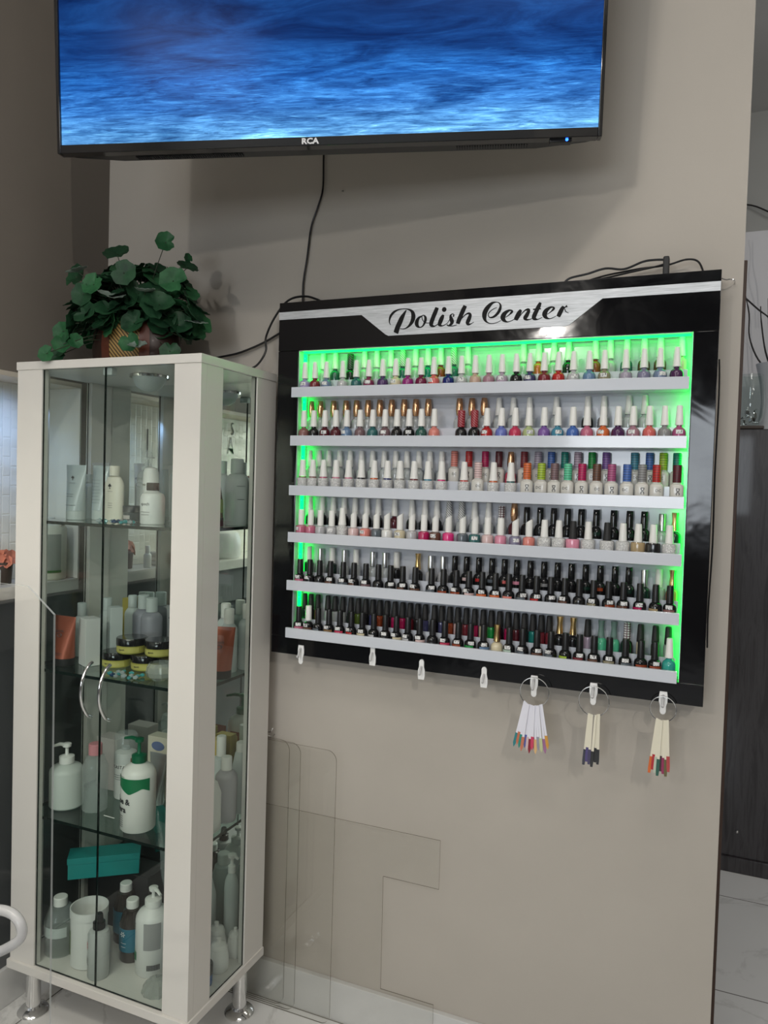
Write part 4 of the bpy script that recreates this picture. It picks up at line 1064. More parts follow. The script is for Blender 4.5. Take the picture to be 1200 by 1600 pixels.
def slant():
    mb = MB(); n = 16; vs = []; fs = []
    for r, z, k in ((.0082, .038, 0), (.0082, .070, 0), (.0082, .0745, 1)):
        for i in range(n):
            t = 2*PI*i/n; vs.append((r*math.cos(t), r*math.sin(t), z+k*.0055*math.cos(t)))
    for j in range(2):
        for i in range(n): fs.append((j*n+i, j*n+(i+1) % n, (j+1)*n+(i+1) % n, (j+1)*n+i))
    fs += [tuple(reversed(range(n))), tuple(range(2*n, 3*n))]
    me = mb.add(vs, fs).mesh('cap', 40); me.materials.append(None); return me
cap_A = slant()
cap_W = lm_([(.0083, .038), (.0080, .077), (.0074, .0785)], name='cap')
body_N = lm_([(.0140, 0), (.0148, .002), (.0154, .034), (.0145, .038), (.0100, .0385)], name='bottle_body', sq=2.8, ay=.9)
cap_N = lm_([(.0092, .0388), (.0088, .045), (.0070, .077), (.0062, .079)], name='cap')
body_K = lm_([(.0134, 0), (.0142, .002), (.0142, .026), (.0130, .031), (.0090, .0345), (.0070, .036)], name='bottle_body')
cap_K = lm_([(.0084, .0362), (.0080, .041), (.0074, .071), (.0066, .0745)], name='cap')
win_K = patch(.95, .016, .0225, .0142, n=10).mesh('colour_window'); win_K.materials.append(None)
win_P = patch(.55, .020, .0275, .0144, n=8).mesh('colour_window'); win_P.materials.append(None)
cap_M = lm_([(.0080, .037), (.0080, .073), (.0076, .0745)], name='cap')
body_P = lm_([(.0125, 0), (.0143, .006), (.0143, .026), (.0125, .034), (.0080, .0385), (.0074, .040)], name='bottle_body')
cap_P = lm_([(.0085, .0405), (.0083, .060), (.0078, .077), (.0070, .0785)], name='cap')
cap_H = lm_([(.0086, .038), (.0082, .042), (.0062, .062), (.0076, .076), (.0078, .078)], name='cap')
body_B = lm_([(.0088, 0), (.0093, .001), (.0093, .032), (.0085, .036), (.0062, .0375)], name='bottle_body', sq=3, n=16)
cap_B = lm_([(.0088, .0378), (.0086, .042), (.0070, .074), (.0060, .0768)], name='cap')
stick = patch(.50, .024, .0325, .01435, n=6).mesh('number_sticker'); stick.materials.append(None)
dd_me = text_mesh('DC', .0085, thick=.0003); dd_me.materials.append(M['text_dark'])
dc_me = text_mesh('DC', .0105, thick=.0003, weight=.0003); dc_me.materials.append(M['text_dark'])
for v in dc_me.vertices:
    x, y, z = v.co; v.co = (z, y, -x)

STYLE = {  # body mesh, body material, cap mesh, cap material, wording of the cap
    'O': (body_O, None, cap_O, 'cap_white', 'white tapered cap'), 'G': (body_G, 'swirl', cap_G, 'cap_white', 'white cap, patterned label'),
    'D': (body_D, 'dnd', cap_D, '*band', 'banded cap, cream body'), 'T': (body_O, None, cap_T, 'rose_gold', 'gold tapered cap'),
    'S': (body_O, None, cap_S, '!red_twist', 'red twisted cap'), 'Z': (body_O, None, cap_S, '!black_twist', 'black twisted cap'),
    'Y': (body_O, None, cap_O, '!grey_twist', 'patterned tapered cap'), 'A': (body_A, None, cap_A, 'cap_white', 'slanted white cap'),
    'W': (body_A, None, cap_W, 'cap_white', 'straight white cap'), 'N': (body_N, 'swirl', cap_N, 'cap_white', 'white cap, swirled label'),
    'L': (body_N, 'swirl', cap_N, 'black_matte', 'black cap, swirled label'), 'K': (body_K, 'black_gloss', cap_K, 'black', 'black cap'),
    'M': (body_K, None, cap_M, 'silver', 'silver cap'), 'P': (body_P, 'black_gloss', cap_P, 'black_gloss', 'glossy black cap'),
    'H': (body_K, None, cap_H, 'gold', 'waisted gold cap'), 'V': (body_K, 'black_gloss', cap_P, 'cap_white', 'white cap'),
    'B': (body_B, None, cap_B, 'black_matte', 'matte black cap'), 'C': (body_P, None, cap_H, 'mint_cap', 'waisted translucent cap'),
    'X': (body_P, None, cap_W, '!check', 'chequered cap')}
M['dnd'] = mat('cream_bottle_plastic', (.60, .585, .54), .25, coat=.4)
M['mint_cap'] = mat('grey_green_cap', (.16, .26, .23), .3)
SP = {'!red_twist': lambda: cmat('crimson', 'twist'), '!black_twist': lambda: cmat('black', 'twist'), '!grey_twist': lambda: cmat('slate', 'twist'), '!check': lambda: cmat('maroon', 'check')}
SHELF = ['', 'top', 'second', 'third', 'fourth', 'fifth', 'bottom']
def slot(name, me, m, parent, rzz=0.0):
    o = bpy.data.objects.new(name, me); COL.objects.link(o); o.parent = parent
    o.material_slots[0].link = 'OBJECT'; o.material_slots[0].material = m
    if rzz: o.rotation_euler[2] = rzz
    return o
ROWS = [
    (1, 'f', [(-9816, 'O', 'lavender'), (-9522, 'O', 'dark_red'), (-9184, 'O', 'slate_blue'), (-8711, 'O', 'silver'), (-8326, 'O', 'dark_teal'), (-7977, 'O', 'wine'), (-7594, 'O', 'dark_purple'), (-7240, 'O', 'cream'), (-6916, 'O', 'magenta'), (-6566, 'O', 'burgundy'), (-6233, 'O', 'coral'), (-5862, 'O', 'navy'), (-5529, 'O', 'silver'), (-5186, 'O', 'beige'), (-4853, 'O', 'mauve'), (-4533, 'O', 'pale_mauve'), (-4194, 'O', 'black'), (-3875, 'O', 'indigo'), (-3541, 'O', 'dark_red'), (-3216, 'O', 'red'), (-2879, 'O', 'silver'), (-2528, 'O', 'steel_blue'), (-2197, 'O', 'taupe'), (-1740, 'O', 'lilac'), (-1356, 'O', 'violet_grey'), (-1021, 'O', 'slate_blue'), (-683, 'O', 'plum')]),
    (1, 'b', [(-9470, 'O', 'pale_green'), (-9101, 'O', 'dark_green'), (-8664, 'Z', 'black'), (-8261, 'O', 'pale_green'), (-7914, 'O', 'pale_green'), (-7522, 'O', 'pale_green'), (-7197, 'Y', 'dark_teal'), (-6851, 'O', 'pale_green'), (-6521, 'O', 'teal'), (-6183, 'O', 'rust'), (-5846, 'Y', 'dark_teal'), (-5485, 'O', 'pale_green'), (-4115, 'O', 'pale_green'), (-3753, 'O', 'orange'), (-3398, 'O', 'pale_green'), (-3057, 'O', 'black'), (-2453, 'O', 'rust'), (-2124, 'O', 'silver'), (-1763, 'O', 'dark_teal'), (-1389, 'O', 'brown'), (-1048, 'O', 'brown'), (-605, 'O', 'cream')]),
    (2, 'f', [(-9816, 'O', 'brown_rose'), (-9522, 'O', 'black'), (-9195, 'O', 'maroon'), (-8877, 'O', 'maroon'), (-8560, 'O', 'steel_blue'), (-8187, 'O', 'mauve_brown'), (-7834, 'O', 'dark_teal'), (-7494, 'O', 'mauve_brown'), (-7170, 'O', 'black'), (-6844, 'O', 'black'), (-6520, 'O', 'dark_green'), (-6185, 'O', 'salmon'), (-5498, 'S', 'black'), (-5169, 'S', 'black'), (-4862, 'O', 'red'), (-4508, 'O', 'periwinkle'), (-4179, 'O', 'rose_red'), (-3854, 'O', 'pale_lime'), (-3501, 'O', 'purple'), (-3190, 'O', 'teal_blue'), (-2847, 'O', 'blue'), (-2532, 'O', 'rose'), (-2177, 'O', 'orange'), (-1858, 'O', 'plum'), (-1536, 'O', 'mauve'), (-1196, 'O', 'coral'), (-878, 'O', 'grey'), (-584, 'O', 'magenta_rose')]),
    (2, 'b', [(-9786, 'T', 'clear'), (-9511, 'T', 'clear'), (-9121, 'T', 'clear'), (-8756, 'T', 'clear'), (-8451, 'T', 'clear'), (-8124, 'T', 'clear'), (-7792, 'T', 'clear'), (-7460, 'T', 'clear'), (-7121, 'T', 'clear'), (-6803, 'T', 'clear'), (-6473, 'T', 'clear'), (-5657, 'T', 'clear'), (-5342, 'T', 'clear'), (-5033, 'T', 'clear'), (-4665, 'O', 'clear'), (-4313, 'O', 'clear'), (-3924, 'O', 'clear'), (-3295, 'O', 'clear'), (-2578, 'O', 'black'), (-2216, 'O', 'grey'), (-1672, 'O', 'clear'), (-1330, 'O', 'clear')]),
    (3, 'f', [(-9814, 'G', 'brown_rose'), (-9516, 'G', 'brown_rose'), (-9201, 'G', 'rose'), (-8834, 'G', 'pink'), (-8473, 'G', 'pink'), (-8111, 'G', 'black'), (-7754, 'G', 'orange'), (-7390, 'G', 'navy'), (-7050, 'G', 'greige'), (-6674, 'G', 'dark_red'), (-6309, 'G', 'teal_blue'), (-5956, 'G', 'hot_pink'), (-5383, 'G', 'coral'), (-5037, 'D', 'pale_pink'), (-4656, 'G', 'orange'), (-4239, 'G', 'dark_teal'), (-3854, 'D', 'orange'), (-3522, 'D', 'lime'), (-3220, 'D', 'mauve_brown'), (-2918, 'D', 'mint'), (-2600, 'D', 'crimson'), (-2275, 'D', 'brown'), (-1951, 'D', 'magenta_rose'), (-1620, 'D', 'blue'), (-1305, 'D', 'grey'), (-999, 'D', 'red'), (-584, 'D', 'maroon')]),
    (3, 'b', [(-9785, 'O', 'clear'), (-9508, 'O', 'clear'), (-9221, 'O', 'clear'), (-8900, 'O', 'clear'), (-8593, 'O', 'clear'), (-8267, 'O', 'clear'), (-7952, 'O', 'clear'), (-7629, 'O', 'clear'), (-7310, 'O', 'clear'), (-7003, 'O', 'clear'), (-6680, 'O', 'clear'), (-6385, 'O', 'clear'), (-6073, 'O', 'clear'), (-5745, 'D', 'salmon'), (-5371, 'D', 'red'), (-4960, 'D', 'crimson'), (-4621, 'D', 'maroon'), (-4328, 'T', 'rose_red'), (-4007, 'D', 'dark_red'), (-3676, 'D', 'lilac'), (-3367, 'D', 'blue'), (-3053, 'D', 'teal'), (-2756, 'D', 'pale_mauve'), (-2435, 'D', 'green'), (-2120, 'D', 'purple'), (-1500, 'D', 'teal_blue'), (-1181, 'D', 'blue'), (-893, 'D', 'lime'), (-609, 'D', 'teal')]),
    (4, 'f', [(-9820, 'W', 'rose'), (-9534, 'W', 'rose'), (-9248, 'W', 'silver'), (-8920, 'W', 'silver'), (-8615, 'G', 'white'), (-8291, 'A', 'pale_pink'), (-7961, 'A', 'salmon'), (-7651, 'A', 'slate'), (-7361, 'A', 'white'), (-7009, 'A', 'cream'), (-6689, 'A', 'silver'), (-6371, 'W', 'crimson'), (-6074, 'A', 'brown'), (-5736, 'A', 'hot_pink'), (-5379, 'A', 'slate'), (-5072, 'A', 'dark_teal'), (-4756, 'W', 'pale_pink'), (-4437, 'W', 'pink'), (-4087, 'A', 'violet_grey'), (-3763, 'A', 'salmon'), (-3404, 'N', 'white'), (-3074, 'N', 'white'), (-2755, 'L', 'pink'), (-2414, 'N', 'white'), (-2000, 'L', 'white'), (-1662, 'N', 'white'), (-1336, 'N', 'gold_beige'), (-1020, 'N', 'black'), (-690, 'N', 'white')]),
    (4, 'b', [(-9740, 'O', 'black'), (-9379, 'O', 'black'), (-9049, 'O', 'black'), (-8730, 'O', 'black'), (-8414, 'O', 'black'), (-8075, 'O', 'black'), (-7749, 'O', 'black'), (-7298, 'O', 'maroon'), (-6822, 'O', 'black'), (-6473, 'O', 'black'), (-6155, 'O', 'black'), (-5840, 'Y', 'clear'), (-5518, 'Y', 'clear'), (-5183, 'O', 'clear'), (-4835, 'O', 'clear'), (-4513, 'X', 'clear'), (-4204, 'T', 'maroon'), (-3896, 'P', 'black'), (-3579, 'P', 'black'), (-3260, 'P', 'black'), (-2939, 'P', 'black'), (-2627, 'P', 'black'), (-2289, 'P', 'green_black'), (-1906, 'P', 'black'), (-1558, 'P', 'green_black'), (-1244, 'P', 'green_black'), (-865, 'M', 'clear'), (-600, 'H', 'green_black')]),
    (5, 'f', [(-9817, 'K', 'rose'), (-9525, 'K', 'black'), (-9233, 'K', 'black'), (-8917, 'K', 'brown'), (-8546, 'K', 'slate'), (-8238, 'K', 'brown'), (-7904, 'K', 'mauve_brown'), (-7555, 'K', 'black'), (-7221, 'K', 'black'), (-6894, 'K', 'brown'), (-6559, 'K', 'brown'), (-6131, 'K', 'slate'), (-5820, 'K', 'rust'), (-5493, 'K', 'rust'), (-5178, 'K', 'pale_pink'), (-4847, 'K', 'orange'), (-4519, 'K', 'orange'), (-4198, 'K', 'salmon'), (-3880, 'K', 'slate'), (-3542, 'K', 'red'), (-3208, 'K', 'black'), (-2891, 'K', 'brown'), (-2567, 'K', 'black'), (-2248, 'K', 'taupe'), (-1919, 'K', 'rust'), (-1599, 'K', 'brown'), (-1249, 'K', 'crimson'), (-919, 'K', 'gold_beige'), (-625, 'K', 'brown_rose')]),
    (5, 'b', [(-9739, 'W', 'green_black'), (-9390, 'M', 'clear'), (-9041, 'W', 'green_black'), (-8679, 'M', 'clear'), (-8344, 'W', 'clear'), (-7865, 'M', 'clear'), (-7521, 'M', 'clear'), (-7201, 'W', 'black'), (-6619, 'H', 'black'), (-6271, 'M', 'silver'), (-5950, 'M', 'silver'), (-5642, 'P', 'black'), (-5341, 'P', 'pale_pink'), (-5029, 'P', 'red'), (-4700, 'P', 'slate'), (-4391, 'P', 'coral'), (-4090, 'P', 'pink'), (-3763, 'P', 'black'), (-3441, 'P', 'grey'), (-3124, 'P', 'black'), (-2804, 'P', 'black'), (-2480, 'P', 'green_black'), (-2153, 'P', 'rust'), (-1827, 'P', 'black'), (-1524, 'P', 'green_black'), (-1192, 'M', 'green_black'), (-882, 'W', 'clear'), (-600, 'H', 'copper')]),
    (6, 'f', [(-9817, 'K', 'rose'), (-9528, 'V', 'brown'), (-9238, 'K', 'slate'), (-8917, 'K', 'gold_brown'), (-8601, 'K', 'rose_red'), (-8273, 'K', 'red'), (-7963, 'K', 'cream'), (-7642, 'K', 'silver'), (-7322, 'K', 'black'), (-7020, 'K', 'cream'), (-6712, 'K', 'silver'), (-6397, 'K', 'pale_pink'), (-6056, 'K', 'black'), (-5742, 'K', 'rose_red'), (-5400, 'K', 'rust'), (-5089, 'K', 'green'), (-4766, 'K', 'steel_blue'), (-4439, 'H', 'cream'), (-4140, 'K', 'pale_green'), (-3817, 'K', 'slate'), (-3486, 'K', 'brown'), (-3162, 'K', 'slate'), (-2829, 'K', 'lime'), (-2512, 'K', 'dark_red'), (-2185, 'K', 'brown'), (-1854, 'K', 'taupe'), (-1509, 'K', 'slate'), (-1181, 'K', 'rust'), (-887, 'K', 'rust'), (-593, 'O', 'sea_green')]),
    (6, 'b', [(-9828, 'B', 'green_black'), (-9639, 'B', 'black'), (-9430, 'B', 'dark_red'), (-9129, 'B', 'clear'), (-8914, 'B', 'clear'), (-8688, 'B', 'clear'), (-8454, 'B', 'black'), (-8238, 'B', 'olive_green'), (-8028, 'B', 'black'), (-7824, 'B', 'indigo'), (-7627, 'B', 'rust'), (-7425, 'B', 'black'), (-7208, 'B', 'crimson'), (-6996, 'B', 'crimson'), (-6792, 'B', 'dark_red'), (-6584, 'B', 'black'), (-6379, 'B', 'indigo'), (-6137, 'B', 'black'), (-5943, 'B', 'indigo'), (-5734, 'B', 'rust'), (-5526, 'B', 'pale_pink'), (-5312, 'B', 'dark_red'), (-5095, 'B', 'crimson'), (-4878, 'B', 'cream'), (-4675, 'B', 'green'), (-4467, 'B', 'black'), (-4262, 'B', 'crimson'), (-4062, 'B', 'maroon'), (-3866, 'B', 'black'), (-3661, 'B', 'teal'), (-3461, 'B', 'dark_red'), (-3272, 'B', 'dark_red'), (-3028, 'H', 'black'), (-2720, 'H', 'black'), (-2388, 'B', 'pale_mauve'), (-2086, 'C', 'mint'), (-1803, 'C', 'mint'), (-1516, 'X', 'black'), (-1226, 'B', 'cream'), (-908, 'B', 'black'), (-639, 'B', 'clear')]),
]

brnd = random.Random(11)
for s, fb, txt in ROWS:
    for i, (x_, st, c) in enumerate(txt):
        x = x_*1e-4
        bme, bmat_, cme, cmat_, words = STYLE[st]
        col = cmat(c)
        cw = c.replace('_', ' ')
        row = 'front row' if fb == 'f' else 'back row'
        label = f'{cw} polish, {words}, {ordn(i+1)} from left, {row} of {SHELF[s]} shelf'
        if fb == 'f': loc = (x, 1.7661, LZ[s-1]-.0187); k = 1.0
        else: loc = (x, 1.7985, LZ[s-1]+.0091); k = .955 if s == 6 else .94
        g = thing('nail_polish_bottle', label, 'nail polish', loc, brnd.uniform(-.6, .6) if st not in 'ADNLG' else brnd.uniform(-.08, .08), f'nail polishes in the {row} of the {SHELF[s]} shelf')
        g.scale = (k, k, 1.0)
        bmm = M[bmat_] if bmat_ else col
        if st in 'NL' and c not in ('white',): bmm = col
        slot('bottle_body', bme, bmm, g)
        cmm = SP[cmat_]() if cmat_[0] == '!' else (cmat(c, 'band') if cmat_[0] == '*' else M[cmat_])
        slot('cap', cme, cmm, g)
        if st == 'G': slot('neck_ring', ring_G, col, g)
        if st == 'P' and fb == 'b': slot('colour_window', win_P, col, g)
        if st in 'KV': slot('colour_window', win_K, col, g)
        if st == 'D':
            if i % 2: o = slot('logo', dd_me, M['text_dark'], g, brnd.uniform(-.1, .1)); o.location = (brnd.choice((-.003, .004)), -.0131, .030)
            else: o = slot('logo', dc_me, M['text_dark'], g); o.rotation_euler = (0, 0, 0); o.location = (.002, -.0131, .029)
        if (st in 'KV' and i % 5 != 2) or (st == 'O' and fb == 'f' and (i*7+s) % 5 < 2) or (st in 'AW' and fb == 'f' and i % 3 == 0):
            slot('number_sticker', stick, M['sticker'], g, brnd.uniform(-.5, .5)-g.rotation_euler[2])

# ------------------------------------------------------------------ hooks, rings, nail tips
hooks = [(-.968, -.444, 0, 'leftmost'), (-.7615, -.427, 1, 'second from left'), (-.629, -.446, 1, 'third from left'), (-.470, -.4455, 1, 'fourth from left'), (-.350, -.448, 0, 'fifth from left'), (-.2155, -.448, 0, 'sixth from left'), (-.0675, -.448, 0, 'rightmost')]
for i, (x, z, fl, w) in enumerate(hooks):
    t = thing('adhesive_hook', f'small white adhesive hook under the polish rack, {w}', 'hook', (x, 1.7592, z), group='white hooks along the bottom of the rack')
    pts = [(-.0075, .020), (.0075, .020), (.0088, .010), (.0088, -.002), (.0062, -.012), (.0062, -.024), (.004, -.0285), (0, -.030), (-.004, -.0285), (-.0062, -.024), (-.0062, -.012), (-.0088, -.002), (-.0088, .010)]
    if fl: pts = [(a, -b-.006) for a, b in pts]; pts.reverse()
    MB().prism(pts, -.003, 0).build('hook_base', M['hook_white'], t)
    MB().tube([(0, -.002, .012), (0, -.010, .008), (0, -.015, -.002), (0, -.018, -.009), (0, -.022, -.006)] if not fl else [(0, -.003, .006), (0, -.010, .001), (0, -.013, -.008), (0, -.016, -.012)], .0028, 8, smooth=4).build('hook_arm', mat('grey_hook_plastic', (.55, .55, .56), .35) if i == 0 else bpy.data.materials['grey_hook_plastic'], t)
tipc1 = [(.02, .20, .22), (.55, .16, .08), (.02, .25, .20), (.55, .18, .10), (.12, .13, .40), (.66, .5, .5), (.25, .01, .03), (.6, .05, .12), (.12, .07, .12), (.7, .45, .2), (.3, .3, .35), (.5, .55, .3), (.35, .15, .3), (.6, .3, .05)]
tipc2 = [(.03, .03, .05), (.07, .05, .18), (.05, .04, .10), (.01, .01, .012), (.01, .01, .012), (.01, .01, .012)]
tipc3 = [(.62, .13, .02), (.42, .01, .02), (.5, .55, .45), (.01, .09, .06), (.05, .01, .02), (.28, .01, .08), (.12, .10, .03), (.42, .05, .05)]
def sample_ring(cx, cz, R, spec, tipm, label, spread, length, pointed):
    g = thing('nail_sample_ring', label, 'sample ring', (cx, 1.7405, cz))
    MB().tube([(R*math.cos(a*PI/16), .0015*math.sin(a*PI/16), R*math.sin(a*PI/16)) for a in range(32)], .0011, 6, closed=True).build('ring', M['chrome'], g)
    for k, (x0, a, col) in enumerate(spec):
        zz = -math.sqrt(max(0, R*R-x0*x0)); y = -.002-.0012*(k % 4)
        dx = math.sin(a); dz = -math.cos(a); L = length*(1-.04*((k*5) % 3))
        # a stick: narrow eyelet end at the ring widening into a nail shape
        mb = MB(); px, pz = dz, -dx
        def q(l, w): return [(x0+dx*l+px*w, zz+.004+dz*l+pz*w), (x0+dx*l-px*w, zz+.004+dz*l-pz*w)]
        a1 = q(0, .0022); b1 = q(L*.70, .0026)
        mb.prism([a1[0], a1[1], b1[1], b1[0]], y-.0005, y+.0005)
        st = mb.build('sample_stick', tipm, g)
        c1 = q(L*.70, .0034); d1 = q(L*.92, .0034); e1 = q(L, .0006 if pointed else .0026)
        mc = mat('sample_colour', col, .2, coat=.5)
        MB().prism([c1[0], c1[1], d1[1], e1[1], e1[0], d1[0]], y-.0008, y+.0006).build('painted_tip', mc, st)
s1 = [(-.021+.0032*k, -.20+.027*k, tipc1[k % 14]) for k in range(9)]+[(.004+.0035*k, .04+.035*k, tipc1[9+k]) for k in range(5)]
sample_ring(-.3455, -.4625, .0335, s1, M['tip_white'], 'metal ring with white pointed nail samples in many colours', 0, .112, True)
s2 = [(-.009+.0035*k, -.07+.02*k, tipc2[k]) for k in range(3)]+[(.006+.0035*k, -.045+.025*k, tipc2[3+k]) for k in range(3)]
sample_ring(-.2120, -.4650, .0330, s2, M['tip_cream'], 'metal ring with cream nail samples tipped black and dark blue', 0, .118, False)
s3 = [(-.011+.0031*k, -.10+.021*k, tipc3[k]) for k in range(8)]
sample_ring(-.0665, -.4620, .0270, s3, M['tip_cream'], 'metal ring with cream nail samples tipped red, orange and green', 0, .122, False)

# ------------------------------------------------------------------ cables and small wall hardware
def cable(name, label, pts, r=.0026, sm=6, m=None, cat='cable'):
    o = MB().tube(pts, r, 8, smooth=sm).build(name, m or M['black'], None, (0, 0, 0), label=label, cat=cat)
    return o
cable('power_cable', 'thin black cable hanging from the television to the rack', [(-.985, 1.842, 1.0), (-.985, 1.843, .876), (-.985, 1.843, .80), (-1.000, 1.843, .75), (-1.018, 1.843, .70), (-1.028, 1.843, .62), (-1.038, 1.843, .553), (-1.038, 1.843, .500), (-1.034, 1.835, .483)])
t = thing('rack_cable', 'black cable curling from the rack top down to a plug on the cabinet', 'cable', (0, 0, 0))
MB().tube([(-.955, 1.835, .484), (-.985, 1.825, .500), (-1.020, 1.815, .508), (-1.060, 1.80, .495), (-1.100, 1.80, .452), (-1.126, 1.800, .400), (-1.122, 1.795, .362), (-1.140, 1.785, .325), (-1.165, 1.775, .3085)], .003, 8, smooth=6).build('cord', M['black'], t)
MB().box(-1.205, -1.155, 1.755, 1.790, .2995, .313, bev=.003).build('plug', M['black_matte'], t)
cable('power_cable', 'black cable running from behind the rack across the cabinet top', [(-1.058, 1.838, .432), (-1.095, 1.838, .422), (-1.150, 1.838, .397), (-1.195, 1.836, .380), (-1.245, 1.834, .366), (-1.33, 1.830, .352), (-1.42, 1.815, .318), (-1.45, 1.80, .305)], .0032)
t = thing('cable_bundle', 'loose black cables bundled on top of the polish rack', 'cable', (0, 0, 0))
MB().tube([(-.325, 1.80, .483), (-.31, 1.80, .496), (-.27, 1.80, .503), (-.23, 1.80, .512), (-.19, 1.80, .507), (-.150, 1.80, .520), (-.125, 1.80, .522), (-.1, 1.80, .520)], .0026, 8, smooth=6).build('cord', M['black'], t)
MB().tube([(-.285, 1.81, .486), (-.24, 1.81, .497), (-.20, 1.81, .503), (-.155, 1.81, .508), (-.10, 1.81, .511), (-.06, 1.81, .520), (-.035, 1.81, .513), (-.022, 1.81, .484)], .0022, 8, smooth=6).build('cord', M['black'], t)
MB().tube([(-.26, 1.79, .484), (-.22, 1.79, .489), (-.17, 1.79, .497), (-.125, 1.795, .505), (-.1, 1.80, .512)], .0022, 8, smooth=6).build('cord', M['black'], t)
MB().box(-.107, -.094, 1.792, 1.816, .4815, .527, bev=.003).build('cable_tie', M['black_matte'], t)
cable('side_cable', 'black cable hugging the right side of the polish rack', [(.0158, 1.82, .30), (.018, 1.80, .22), (.0165, 1.79, .05), (.018, 1.79, -.10), (.0150, 1.79, -.25), (.0165, 1.80, -.33)], .0018)
cable('screw_hook', 'small chrome screw eye in the wall right of the rack', [(.014, 1.80, .470), (.022, 1.805, .468), (.028, 1.81, .470), (.036, 1.815, .4695), (.040, 1.83, .470), (.040, 1.849, .470)], .0016, 4, M['chrome'], 'hook')
cable('wire_hook', 'bent wire hook in the wall right of the cabinet', [(-1.085, 1.82, -.680), (-1.092, 1.82, -.692), (-1.104, 1.825, -.696), (-1.108, 1.83, -.706), (-1.100, 1.84, -.712), (-1.096, 1.849, -.708)], .0014, 5, M['chrome'], 'hook')
MB().lathe([(.0022, 0), (.0015, .004)], n=8).build('wall_nail', M['steel'], None, (-.927, 1.8495, .789), label='tiny nail in the wall below the television', cat='nail').rotation_euler = (PI/2, 0, 0)

# ------------------------------------------------------------------ clear acrylic screens leaning at the wall
def rounded(x0, x1, z0, z1, r, n=6):
    out = []
    for cx, cz, a0 in ((x0+r, z0+r, PI), (x1-r, z0+r, 1.5*PI), (x1-r, z1-r, 0), (x0+r, z1-r, .5*PI)):
        for i in range(n+1):
            a = a0+.5*PI*i/n; out.append((cx+r*math.cos(a), cz+r*math.sin(a)))
    return out
for x1, y, s in ((-1.032, 1.8215, 'clear acrylic sheet with rounded corners, nearest the cabinet'), (-.993, 1.8145, 'clear acrylic sheet with rounded corners, middle of three'), (-.880, 1.8075, 'widest clear acrylic sheet with rounded corners, right of the cabinet')):
    mb = MB().prism(rounded(-1.42, x1, H+.001, -.710, .028), y, y+.003, M['acrylic'], em=M['acrylic_edge'])
    mb.build('sneeze_guard', None, None, (0, 0, 0), label=s, cat='acrylic sheet')
mb = MB().prism([(-1.30, -.902), (-.589, -.899), (-.589, -1.026), (-.744, -1.027), (-.742, -1.330), (-.594, -1.330), (-.594, H+.001), (-1.30, H+.001)], 1.8285, 1.8315, M['acrylic'], em=M['acrylic_edge'])
mb.build('sneeze_guard', None, None, (0, 0, 0), label='clear acrylic panel with a square cut-out standing against the wall', cat='acrylic sheet')
# the screen in the foreground on the left
sh = thing('counter_screen', 'clear acrylic screen with a clipped corner standing in front of the cabinet', 'acrylic sheet', (-1.15, .90, H))
poly = [(-1.45, H), (-.9345, H), (-.9415, -.217), (-.9990, -.176), (-1.45, -.176)]
mb = MB().prism([(x+1.15, z-H) for x, z in poly], 0, .004, M['acrylic'], em=M['front_edge'])
mb.build('sheet', None, sh)
ar = thing('chair', 'pale plastic chair arm reaching in at the lower left', 'chair', (-1.045, .84, H+.0))
MB().tube([(-.16, .0, .735), (-.06, .0, .757), (.045, 0, .785), (.092, 0, .789), (.112, 0, .770), (.098, 0, .745), (.03, 0, .705), (-.07, 0, .675), (-.16, 0, .66), (-.20, 0, .69), (-.16, 0, .735)], .0078, 12, smooth=6).build('armrest', mat('clear_grey_plastic', (.50, .50, .51), .12, coat=.5, alpha=.62), ar)
MB().box(-.30, -.10, -.40, -.02, .42, .45, bev=.01).build('seat', bpy.data.materials['clear_grey_plastic'], ar)
for x in (-.28, -.13):
    for y in (-.38, -.04): MB().tube([(x, y, 0), (x, y, .42)], .012, 10).build('leg', M['chrome'], ar)

# ------------------------------------------------------------------ things on the side counter
CZ = H+1.158
def jug(x, y):
    t = thing('canister', 'large cream jug with printed red and green label on the side counter', 'canister', (x, y, CZ+.0006))
    MB().lathe([(.051, 0), (.055, .005), (.055, .150), (.048, .162), (.03, .168), (.02, .17)], n=30).build('canister_body', mat('cream_jug_plastic', (.62, .60, .49), .4), t)
    MB().lathe([(.022, .1705), (.022, .182)], n=20).build('cap', M['cap_white'], t)
    lb = MB(); patch(.42, .03, .135, .0554, lb, ang=1.15); lb.build('label_text', mat('grey_text_block', (.26, .28, .25), .6), t)
    lb = MB(); patch(.28, .03, .135, .0556, lb, ang=.44); lb.build('label_white', M['white_plastic'], t)
    lb = MB()
    for k in range(7): patch(.2, .125-k*.009, .129-k*.009, .0561, lb, ang=.44, n=3)
    lb.build('red_print', mat('red_ink', (.5, .05, .05), .5), t)
    lb = MB(); patch(.72, .022, .0295, .0558, lb, ang=.87); lb.build('green_band', mat('green_ink', (.04, .14, .03), .5), t)
    return t
jug(-1.795, 1.687)
t = thing('towel_stack', 'stack of white towels on the counter ledge left of the cabinet', 'towel', (-1.765, 1.37, CZ+.0006))
for k in range(3): MB().box(-.055, .055, -.05, .05, k*.016, k*.016+.0155, bev=.006, seg=3).build('towel', mat('white_towel', (.68, .62, .57), .85) if k == 0 else bpy.data.materials['white_towel'], t)
rs = thing('paper_flower', 'salmon pink paper flower on the counter ledge left of the cabinet', 'flower', (-1.805, 1.545, CZ+.0006))
mb = MB()
for k in range(9):
    a = k*2.4; rr = .006+.003*k
    leaf(mb, (rr*math.cos(a)*.8, rr*math.sin(a)*.8, .068+.006*math.sin(k)), (math.cos(a), math.sin(a)-.4, .4), .021, mat('salmon_paper', (.55, .20, .13), .6) if k == 0 else bpy.data.materials['salmon_paper'], k)
